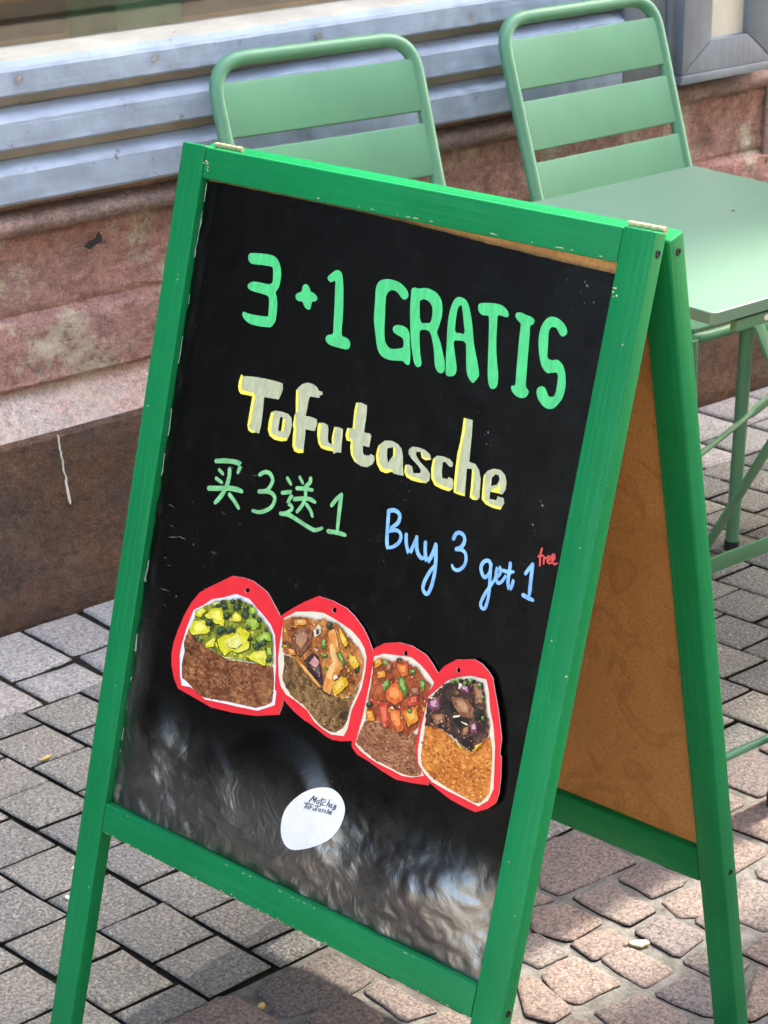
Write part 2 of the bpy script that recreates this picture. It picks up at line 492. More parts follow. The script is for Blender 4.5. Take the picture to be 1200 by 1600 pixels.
def mat_sandstone(name, pink, grey, cream, creamamt, sc=1.0, rough_bump=0.7, crack_shade=0.6):
    mt, nt, b, co = newmat(name, 0.88, 0.2)
    n1 = noi(nt, co, 5.5 * sc, 8, 0.72, 0.1)
    n2 = noi(nt, co, 55 * sc, 8, 0.78, 0.1)
    n3 = noi(nt, co, 310, 4, 0.7)
    c = mix(nt, ramp(nt, n1, [(0.38, (0, 0, 0)), (0.62, (1, 1, 1))]), pink, grey)
    c = mix(nt, 1.0, c, ramp(nt, n2, [(0.30, (0.52, 0.50, 0.49)), (0.5, (1, 1, 1)), (0.70, (1.38, 1.36, 1.33))]), 'MULTIPLY')
    c = mix(nt, 1.0, c, ramp(nt, n3, [(0.28, (0.55, 0.55, 0.55)), (0.72, (1.42, 1.42, 1.42))]), 'MULTIPLY')
    mp = nd(nt, 'ShaderNodeMapping'); mp.inputs['Scale'].default_value = (8, 8, 6.5); mp.inputs['Location'].default_value = (0.4, 0, 1.7)
    nt.links.new(co, mp.inputs['Vector'])
    cm = ramp(nt, noi(nt, mp.outputs[0], 1.0, 10, 0.78, 0.15), [(0.535, (0, 0, 0)), (0.575, (1, 1, 1))])
    c = mix(nt, math_n(nt, 'MULTIPLY', math_n(nt, 'MULTIPLY', cm, creamamt), ramp(nt, n2, [(0.35, (0.25, 0.25, 0.25)), (0.55, (1, 1, 1))])), c, cream)
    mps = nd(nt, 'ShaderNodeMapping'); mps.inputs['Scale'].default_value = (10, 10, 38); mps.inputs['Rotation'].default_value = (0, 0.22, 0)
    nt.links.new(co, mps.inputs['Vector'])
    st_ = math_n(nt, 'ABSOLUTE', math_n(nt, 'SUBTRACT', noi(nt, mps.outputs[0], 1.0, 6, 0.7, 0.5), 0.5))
    ck = ramp(nt, st_, [(0.0, (1, 1, 1)), (0.016, (0, 0, 0))])  # dark crack lines painted into the colour, standing in for relief shade
    c = mix(nt, math_n(nt, 'MULTIPLY', ck, crack_shade), c, tuple(x * 0.35 for x in pink))
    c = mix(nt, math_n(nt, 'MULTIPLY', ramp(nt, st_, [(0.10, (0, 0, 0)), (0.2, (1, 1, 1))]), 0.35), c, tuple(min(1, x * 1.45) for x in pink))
    setc(nt, b, c)
    h = math_n(nt, 'ADD', math_n(nt, 'MULTIPLY', n2, 1.6), math_n(nt, 'MULTIPLY', n3, 0.5))
    h = math_n(nt, 'ADD', h, math_n(nt, 'MULTIPLY', st_, 1.6))
    bump(nt, b, h, min(1.0, rough_bump * 1.35), 0.010)
    return mt


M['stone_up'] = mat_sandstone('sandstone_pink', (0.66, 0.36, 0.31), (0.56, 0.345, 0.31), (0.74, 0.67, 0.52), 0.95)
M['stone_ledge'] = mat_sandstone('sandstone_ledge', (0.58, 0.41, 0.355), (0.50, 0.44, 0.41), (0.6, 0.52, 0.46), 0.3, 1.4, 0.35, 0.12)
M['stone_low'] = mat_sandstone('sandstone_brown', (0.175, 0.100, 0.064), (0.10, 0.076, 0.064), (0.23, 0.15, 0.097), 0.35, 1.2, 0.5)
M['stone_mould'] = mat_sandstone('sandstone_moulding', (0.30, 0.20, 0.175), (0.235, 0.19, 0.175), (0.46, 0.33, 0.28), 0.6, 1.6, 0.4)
M['drip'] = simple('white_drip', (0.75, 0.72, 0.64), 0.8)
M['plug'] = simple('filled_hole', (0.27, 0.275, 0.28), 0.9, 0.2, 0, 0.5, 260)
M['tar'] = simple('black_smear', (0.02, 0.018, 0.018), 0.7)


def mat_oldpaint(name, base, chip, amt=0.5, along=0):
    mt, nt, b, co = newmat(name, 0.5, 0.4)
    mp = nd(nt, 'ShaderNodeMapping'); s = [60, 60, 60]; s[along] = 4; mp.inputs['Scale'].default_value = s
    nt.links.new(co, mp.inputs['Vector'])
    g = noi(nt, mp.outputs[0], 1, 5, 0.6, 0.3)
    n1 = noi(nt, co, 10, 5, 0.65)
    c = ramp(nt, n1, [(0.3, tuple(x * 0.82 for x in base)), (0.7, tuple(min(1, x * 1.15) for x in base))])
    c = mix(nt, math_n(nt, 'MULTIPLY', ramp(nt, g, [(0.5, (0, 0, 0)), (0.75, (1, 1, 1))]), 0.35), c, tuple(x * 0.7 for x in base))
    ch = ramp(nt, noi(nt, co, 28, 7, 0.78, 0.5), [(0.635, (0, 0, 0)), (0.65, (1, 1, 1))])
    c = mix(nt, math_n(nt, 'MULTIPLY', ch, amt), c, chip)
    ch2 = ramp(nt, noi(nt, mp.outputs[0], 0.7, 6, 0.75, 0.8), [(0.64, (0, 0, 0)), (0.67, (1, 1, 1))])
    c = mix(nt, math_n(nt, 'MULTIPLY', ch2, 0.55), c, tuple(min(1, x * 1.5 + 0.05) for x in base))
    setc(nt, b, c)
    h = math_n(nt, 'ADD', math_n(nt, 'MULTIPLY', g, 1.0), math_n(nt, 'MULTIPLY', ch, -0.6))
    h = math_n(nt, 'ADD', h, math_n(nt, 'MULTIPLY', noi(nt, co, 90, 4, 0.6), 0.6))
    bump(nt, b, h, 0.35, 0.003)
    return mt


M['blue_wood'] = mat_oldpaint('blue_grey_wood', (0.30, 0.385, 0.50), (0.13, 0.11, 0.095), 0.75)
M['recess'] = mat_oldpaint('recess_dirty_wood', (0.33, 0.315, 0.28), (0.04, 0.03, 0.025), 0.6)
M['sill'] = mat_oldpaint('weathered_cream_sill', (0.40, 0.39, 0.335), (0.24, 0.21, 0.16), 0.8)
M['door_paint'] = mat_oldpaint('slate_door_paint', (0.19, 0.22, 0.255), (0.3, 0.3, 0.3), 0.06, 2)
M['cream_panel'] = simple('cream_panel', (0.78, 0.75, 0.66), 0.5, 0.4, 0, 0.06, 14, (30, 0.1, 0.002))
M['dark_wood'] = mat_oldpaint('dark_brown_wood', (0.03, 0.018, 0.011), (0.02, 0.012, 0.01), 0.4, 0)
M['plaster'] = simple('facade_plaster', (0.37, 0.325, 0.27), 0.9, 0.2, 0, 0.15, 2, (40, 0.3, 0.006))
M['room'] = simple('room_wall', (0.16, 0.14, 0.12), 0.9)
M['roof'] = simple('roof_tile', (0.22, 0.10, 0.07), 0.85, 0.3, 0, 0.3, 12)
M['int_grey'] = simple('cushion_grey_green', (0.46, 0.52, 0.47), 0.8, 0.3, 0, 0.15, 9)
M['int_wood'] = mat_oldpaint('bench_wood', (0.42, 0.22, 0.10), (0.15, 0.07, 0.03), 0.5)
M['int_green'] = simple('crate_green', (0.06, 0.22, 0.11), 0.6, 0.4, 0, 0.2, 14)
mt, nt, b, co = newmat('window_glass', 0.02, 0.5)
b.inputs['Transmission Weight'].default_value = 1.0
b.inputs['IOR'].default_value = 1.45
b.inputs['Base Color'].default_value = (0.86, 0.9, 0.88, 1)
M['glass'] = mt
M['leaf'] = simple('dry_leaf', (0.66, 0.60, 0.30), 0.7, 0.3, 0, 0.25, 90, (120, 0.3, 0.001))
M['straw'] = simple('wood_chip', (0.62, 0.42, 0.16), 0.75, 0.3, 0, 0.25, 120)
M['paperbit'] = simple('paper_scrap', (0.75, 0.73, 0.68), 0.7, 0.3, 0, 0.1, 90)

DATA = {'big':[([(-.1863,.099),(-.1838,.0977),(-.1717,.0961),(-.1566,.0949),(-.1488,.096),(-.1433,.1),(-.1392,.1066),(-.1373,.1129),(-.1371,.1196),(-.1374,.1247),(-.1389,.1283),(-.1416,.1314),(-.1383,.1366),(-.1358,.144),(-.1351,.1517),(-.1347,.1595),(-.1359,.1637),(-.1401,.169),(-.1469,.1696),(-.1575,.1708),(-.1699,.1708),(-.1766,.1684),(-.1812,.1653),(-.1829,.1622),(-.1813,.1594),(-.1767,.1604),(-.169,.1604),(-.1582,.1598),(-.1477,.1587),(-.146,.1578),(-.1464,.1539),(-.1475,.1451),(-.1492,.1387),(-.1523,.137),(-.1616,.1367),(-.1709,.1366),(-.1773,.1359),(-.1811,.134),(-.1812,.1306),(-.1775,.1273),(-.1716,.126),(-.1624,.1256),(-.1532,.1257),(-.1482,.1237),(-.1476,.1204),(-.1488,.1139),(-.1506,.1069),(-.1541,.1068),(-.1647,.1073),(-.1768,.1086),(-.1815,.1086),(-.1853,.1064),(-.1869,.1033)],None),([(-.1063,.1188),(-.1031,.116),(-.0986,.1166),(-.0957,.1196),(-.0943,.1227),(-.0898,.1229),(-.0849,.1253),(-.0832,.1283),(-.0851,.1311),(-.0903,.1324),(-.0901,.1362),(-.0905,.1405),(-.094,.1414),(-.098,.14),(-.1009,.1372),(-.1026,.1344),(-.1087,.1352),(-.1124,.1333),(-.1135,.1296),(-.1112,.127),(-.1058,.1246)],None),([(-.0751,.1048),(-.0731,.1017),(-.0676,.0968),(-.0637,.0947),(-.0593,.0951),(-.0563,.0975),(-.0542,.1031),(-.0514,.1124),(-.0487,.126),(-.0461,.1408),(-.0453,.1516),(-.044,.1588),(-.0376,.1594),(-.0329,.1611),(-.0308,.164),(-.0309,.169),(-.0343,.1711),(-.0408,.1713),(-.0494,.1714),(-.0568,.171),(-.0624,.1689),(-.0646,.1654),(-.0631,.162),(-.0591,.1605),(-.0552,.1593),(-.0566,.1517),(-.0581,.141),(-.0601,.1282),(-.0621,.1166),(-.0636,.1054),(-.0669,.1071),(-.0694,.1087),(-.0726,.1076)],None),([(-.0069,.0954),(-.0004,.0927),(.0089,.0918),(.0173,.0928),(.0237,.0952),(.0291,.0987),(.0316,.1023),(.0316,.1059),(.0283,.1085),(.0247,.1081),(.0212,.1056),(.0171,.1028),(.0127,.1015),(.0083,.1026),(.0053,.1055),(.0041,.1093),(.0049,.116),(.0069,.1266),(.0083,.1373),(.0106,.1478),(.0128,.1538),(.0193,.1593),(.0268,.1582),(.0361,.1554),(.0362,.1517),(.0349,.147),(.0322,.1452),(.0266,.1441),(.0217,.1428),(.0193,.1401),(.0202,.1363),(.0245,.1342),(.0309,.1339),(.037,.1352),(.04,.1382),(.0417,.1419),(.0441,.151),(.0467,.1595),(.0479,.1665),(.0475,.1701),(.0447,.1707),(.0415,.1693),(.0382,.1675),(.0315,.1691),(.0223,.1703),(.0151,.1698),(.0085,.1671),(.0037,.1612),(.0004,.1526),(-.0028,.145),(-.0064,.1347),(-.0079,.1231),(-.009,.1132),(-.0104,.1052),(-.0098,.0996)],None),([(.0338,.0964),(.0374,.0942),(.0422,.0949),(.0497,.0925),(.0577,.0926),(.065,.0946),(.0703,.098),(.0738,.1027),(.0758,.1086),(.0766,.1165),(.0757,.1229),(.0747,.1285),(.0737,.1321),(.0776,.1369),(.0809,.1416),(.0848,.1488),(.0886,.1561),(.0905,.162),(.0913,.1672),(.0888,.1702),(.0843,.1701),(.0803,.1673),(.0777,.162),(.0757,.1543),(.0729,.1468),(.0698,.1402),(.0669,.135),(.0636,.1325),(.0584,.1325),(.0529,.1338),(.0539,.1408),(.0563,.1494),(.059,.1578),(.0621,.1644),(.0621,.1681),(.0589,.1703),(.0549,.1694),(.0516,.1648),(.0485,.1573),(.0452,.1489),(.0427,.1413),(.0405,.1326),(.0377,.1223),(.0357,.1119),(.0349,.103)],
[(.0462,.1071),(.0483,.1045),(.052,.1033),(.0575,.1045),(.0615,.1073),(.0638,.1109),(.0649,.1179),(.0642,.125),(.0592,.1258),(.0515,.1273)]),([(.0871,.0983),(.0896,.095),(.0926,.0935),(.0979,.0936),(.1029,.0957),(.1065,.1002),(.1104,.1078),(.114,.1164),(.1172,.1262),(.1203,.1349),(.1245,.1434),(.1289,.1519),(.1329,.1625),(.1324,.1647),(.1299,.1684),(.1278,.1716),(.1245,.1706),(.1205,.1673),(.117,.1618),(.1148,.1528),(.1126,.1428),(.1102,.1344),(.1029,.1344),(.0955,.1359),(.0978,.1427),(.1011,.1505),(.1046,.1592),(.1057,.1653),(.1038,.169),(.0996,.1708),(.095,.1712),(.093,.1691),(.0921,.164),(.0897,.1518),(.0879,.1395),(.0857,.1274),(.0846,.1171),(.0849,.1065)],
[(.0941,.1032),(.0974,.1004),(.1001,.1067),(.1035,.1164),(.1077,.1276),(.1014,.1275),(.0952,.1284),(.0939,.1173),(.0936,.109)]),([(.1168,.0967),(.1196,.0946),(.1289,.0928),(.1377,.0919),(.1447,.0923),(.1497,.0944),(.1536,.0977),(.1543,.1012),(.1521,.1027),(.1469,.1021),(.1414,.1019),(.1426,.1097),(.144,.1197),(.1464,.1316),(.1488,.1404),(.1517,.1491),(.1549,.1577),(.1558,.1658),(.1553,.1696),(.1515,.1726),(.1475,.1718),(.1443,.1663),(.1418,.1575),(.1392,.1435),(.1371,.1315),(.1347,.1195),(.133,.1106),(.1312,.1045),(.1259,.1058),(.1213,.1051),(.1177,.1017)],None),([(.1613,.0983),(.1626,.0958),(.1674,.0947),(.1739,.0961),(.1803,.0966),(.1843,.0988),(.1843,.1024),(.1819,.1041),(.1803,.105),(.1817,.1131),(.1833,.126),(.1847,.138),(.1864,.1499),(.188,.1626),(.1921,.1645),(.1927,.1685),(.1901,.1721),(.1861,.1738),(.1797,.1734),(.1739,.1701),(.1715,.1665),(.172,.1641),(.1763,.1639),(.1754,.1564),(.1736,.1444),(.1722,.1324),(.1708,.1204),(.17,.1113),(.1697,.1053),(.1662,.1034),(.1632,.1015)],None),([(.1962,.0959),(.2009,.0922),(.2076,.0919),(.2142,.0939),(.2192,.0974),(.2223,.1018),(.2222,.1053),(.2186,.1084),(.2153,.1074),(.2122,.1043),(.2097,.1013),(.2054,.1012),(.2028,.1032),(.2022,.1079),(.2037,.1157),(.2048,.1235),(.2059,.1314),(.2122,.1319),(.2166,.1299),(.2212,.1312),(.2249,.134),(.228,.1388),(.2311,.1473),(.2322,.1561),(.231,.1645),(.2274,.1704),(.2247,.1745),(.2197,.177),(.2141,.1769),(.2093,.1745),(.2041,.1705),(.2011,.1651),(.2012,.1604),(.2055,.1574),(.2094,.1581),(.2126,.1615),(.2153,.1655),(.219,.1654),(.2217,.164),(.2225,.1593),(.2222,.1522),(.2216,.1453),(.2199,.1418),(.2146,.1429),(.2101,.1447),(.2061,.1436),(.2016,.1399),(.1982,.1341),(.1953,.1265),(.1927,.1179),(.1922,.1099),(.1928,.1027)],None)],'tofu':[([(-.1672,.2261),(-.153,.2239),(-.1363,.2224),(-.1212,.222),(-.1115,.2224),(-.1097,.2276),(-.1111,.2341),(-.1133,.2398),(-.1223,.2406),(-.1336,.2416),(-.1327,.2515),(-.1318,.2613),(-.1316,.2726),(-.1325,.2808),(-.1368,.2804),(-.1424,.2821),(-.148,.2802),(-.1503,.2757),(-.1502,.2656),(-.1501,.2541),(-.1501,.2443),(-.1589,.2448),(-.1665,.2454),(-.17,.2428),(-.172,.2375),(-.1718,.2312),(-.1701,.2247)],None),([(-.1206,.255),(-.1157,.2521),(-.1067,.2512),(-.0974,.2516),(-.0918,.2546),(-.0898,.2616),(-.0901,.2704),(-.0932,.2793),(-.1002,.2816),(-.1102,.282),(-.1175,.2794),(-.1212,.274),(-.1218,.2653)],
[(-.1074,.2572),(-.1035,.2567),(-.1028,.2711),(-.1073,.272)]),([(-.0893,.2218),(-.0849,.2174),(-.0781,.2144),(-.0708,.2143),(-.0647,.2164),(-.0608,.2195),(-.0568,.2193),(-.0556,.2224),(-.0591,.2237),(-.059,.2264),(-.0656,.227),(-.072,.2276),(-.0728,.2317),(-.0729,.2404),(-.0732,.2485),(-.0661,.2477),(-.0579,.2483),(-.0561,.2526),(-.0569,.2564),(-.0576,.2609),(-.0648,.2617),(-.0703,.2618),(-.0694,.2705),(-.0689,.2791),(-.068,.2863),(-.0747,.2882),(-.0806,.2875),(-.0841,.2827),(-.0859,.2719),(-.0862,.2651),(-.0883,.2619),(-.0881,.2563),(-.0882,.2507),(-.0871,.2479),(-.0895,.2367),(-.0912,.2253)],None),([(-.0543,.2515),(-.0478,.25),(-.0419,.2511),(-.0403,.255),(-.0393,.2633),(-.0374,.2684),(-.0327,.2692),(-.0337,.2645),(-.0337,.2571),(-.0331,.2509),(-.0277,.25),(-.0216,.2509),(-.0205,.2589),(-.0198,.2685),(-.0188,.2746),(-.0246,.2755),(-.0281,.2781),(-.0298,.2756),(-.0373,.2764),(-.0454,.2761),(-.0503,.2721),(-.0533,.2642),(-.0544,.2571)],None),([(-.0102,.2207),(-.0043,.2193),(.0038,.2205),(.0053,.2298),(.0055,.2406),(.0061,.2478),(.0134,.2472),(.0157,.2491),(.0157,.2539),(.0156,.261),(.0074,.261),(.0085,.2678),(.0114,.2701),(.0174,.2692),(.0185,.2671),(.0233,.2678),(.0251,.271),(.0236,.2762),(.0176,.281),(.01,.282),(.0,.2795),(-.0056,.2736),(-.0084,.2658),(-.0084,.2607),(-.0143,.2608),(-.017,.2556),(-.0162,.2481),(-.0093,.2471),(-.0101,.2382),(-.0109,.2287)],None),([(.0272,.2558),(.034,.2497),(.0424,.248),(.0507,.2495),(.0564,.2537),(.0593,.2599),(.0614,.2694),(.0645,.2786),(.0579,.2792),(.0513,.2794),(.0504,.2777),(.0424,.2814),(.0351,.2809),(.0289,.2749),(.026,.2668),(.0263,.2604)],
[(.0386,.2564),(.0453,.2539),(.047,.2617),(.0425,.2705),(.0393,.2635)]),([(.065,.2517),(.0686,.248),(.0762,.2469),(.0849,.2475),(.0917,.2502),(.0943,.2551),(.0878,.2573),(.0828,.256),(.0801,.2505),(.0749,.2518),(.0748,.2549),(.0815,.2607),(.0911,.2651),(.0963,.2694),(.0964,.2756),(.0933,.2791),(.085,.2803),(.0756,.2806),(.0682,.2789),(.0646,.2748),(.0641,.2675),(.0678,.2663),(.0727,.2672),(.0756,.2733),(.0838,.2713),(.0842,.2681),(.0801,.2648),(.0703,.2597),(.0656,.2559)],None),([(.0966,.2533),(.1008,.2495),(.1083,.2486),(.1161,.2491),(.1209,.2522),(.1211,.2559),(.1178,.2567),(.1117,.2533),(.1087,.254),(.1094,.2625),(.1114,.2696),(.1181,.2689),(.1184,.2666),(.1239,.2674),(.1258,.2706),(.126,.277),(.1221,.2802),(.1129,.2801),(.1041,.2786),(.0984,.2726),(.0964,.2632)],None),([(.1242,.2064),(.1348,.2063),(.1368,.2192),(.1385,.2357),(.1398,.2464),(.1474,.2469),(.1529,.2516),(.1565,.2592),(.1579,.2698),(.159,.2774),(.157,.2804),(.1519,.2813),(.1478,.2797),(.147,.2689),(.1461,.2582),(.1441,.2526),(.1383,.2534),(.1395,.2623),(.1408,.2717),(.1419,.2802),(.1344,.2805),(.1282,.2798),(.1264,.2705),(.1252,.2561),(.1241,.2417),(.125,.2305),(.1248,.2172)],None),([(.1596,.2548),(.1629,.2497),(.1695,.2461),(.1775,.2455),(.1834,.2489),(.1867,.2552),(.1871,.2624),(.1846,.2678),(.1766,.2681),(.17,.2685),(.1708,.2756),(.1788,.2751),(.1794,.271),(.1867,.2709),(.1884,.2753),(.1857,.2826),(.1769,.2831),(.1677,.2818),(.1622,.2784),(.1608,.2691)],
[(.1692,.2548),(.1728,.2509),(.1765,.2512),(.1784,.2549),(.1763,.2603),(.1699,.2631)])],'yel':[[(-.1701,.2247),(-.1672,.2261),(-.1672,.2339),(-.1671,.2402),(-.1597,.2409),(-.1487,.2402),(-.1455,.2433),(-.146,.2532),(-.1461,.2646),(-.1463,.2735),(-.1479,.2764),(-.1439,.2793),(-.1368,.2804),(-.1424,.2822),(-.1479,.2805),(-.1503,.2757),(-.1502,.2656),(-.1501,.2541),(-.1501,.2443),(-.1589,.2448),(-.1665,.2454),(-.17,.2428),(-.172,.2375),(-.1718,.2312)],
[(-.1206,.255),(-.1168,.2548),(-.117,.2642),(-.1166,.2741),(-.1129,.277),(-.1044,.2778),(-.0929,.2767),(-.0932,.2793),(-.1002,.2816),(-.1102,.282),(-.1175,.2794),(-.1212,.274),(-.1218,.2653)],
[(-.1032,.2579),(-.0995,.2576),(-.0992,.2707),(-.1028,.2711)],
[(-.0914,.2248),(-.0882,.2247),(-.0859,.2359),(-.0841,.2466),(-.0871,.2479),(-.0895,.2367)],
[(-.0882,.2507),(-.086,.2508),(-.085,.2593),(-.0824,.2636),(-.0812,.2733),(-.0802,.2818),(-.0757,.2838),(-.0687,.283),(-.068,.2863),(-.0747,.2882),(-.0806,.2875),(-.0841,.2827),(-.0859,.2719),(-.0862,.2651),(-.0883,.2619),(-.0881,.2563)],
[(-.0543,.2515),(-.051,.2514),(-.0502,.2598),(-.0488,.2681),(-.0453,.2728),(-.0365,.2727),(-.0301,.2722),(-.0273,.2779),(-.0298,.2756),(-.0373,.2764),(-.0454,.2761),(-.0503,.2721),(-.0536,.2643),(-.0547,.2571)],
[(-.0331,.2509),(-.031,.2516),(-.0317,.2591),(-.0301,.2685),(-.0326,.2681),(-.0339,.2621)],
[(-.0102,.2207),(-.0076,.2207),(-.0076,.2292),(-.0072,.2387),(-.0062,.247),(-.0093,.2471),(-.0101,.2382),(-.0109,.2287)],
[(-.0162,.2481),(-.0137,.2485),(-.0127,.257),(-.0069,.2581),(-.005,.2649),(-.0029,.273),(.003,.2788),(-.0001,.279),(-.0056,.2736),(-.0084,.2658),(-.0084,.2607),(-.0143,.2608),(-.017,.2556)],
[(.0272,.2558),(.0291,.2572),(.0291,.266),(.0327,.2739),(.0384,.2776),(.05,.2757),(.0513,.2794),(.0497,.2779),(.0424,.2814),(.0351,.2809),(.0289,.2749),(.026,.2668),(.0263,.2604)],
[(.0457,.2538),(.0484,.2538),(.0498,.2622),(.0482,.2654)],
[(.0641,.2675),(.0663,.2682),(.0673,.2748),(.0748,.2767),(.0858,.277),(.0933,.2791),(.085,.2803),(.0756,.2806),(.0682,.2789),(.0646,.2748)],
[(.0801,.2505),(.0819,.2504),(.0841,.2545),(.0942,.2546),(.0878,.2573),(.0828,.256)],
[(.0966,.2533),(.0993,.2532),(.0995,.2624),(.1018,.2717),(.1074,.2759),(.1183,.2768),(.126,.277),(.1221,.2802),(.1129,.2801),(.1041,.2786),(.0984,.2726),(.0964,.2632)],
[(.1242,.2064),(.1273,.2066),(.1284,.2187),(.1277,.2359),(.1288,.2552),(.1302,.272),(.1308,.2779),(.1413,.2777),(.1419,.2802),(.1344,.2805),(.1282,.2798),(.1264,.2705),(.1252,.2561),(.1241,.2417),(.125,.2305),(.1248,.2172)],
[(.1449,.2524),(.1475,.2524),(.1493,.2623),(.1502,.2767),(.1576,.2796),(.1519,.2813),(.1478,.2797),(.147,.2689)],
[(.1596,.2548),(.1618,.2549),(.1633,.2684),(.1656,.2775),(.1734,.2804),(.1865,.2796),(.1857,.2826),(.1769,.2831),(.1677,.2818),(.1622,.2784),(.1608,.2691)],
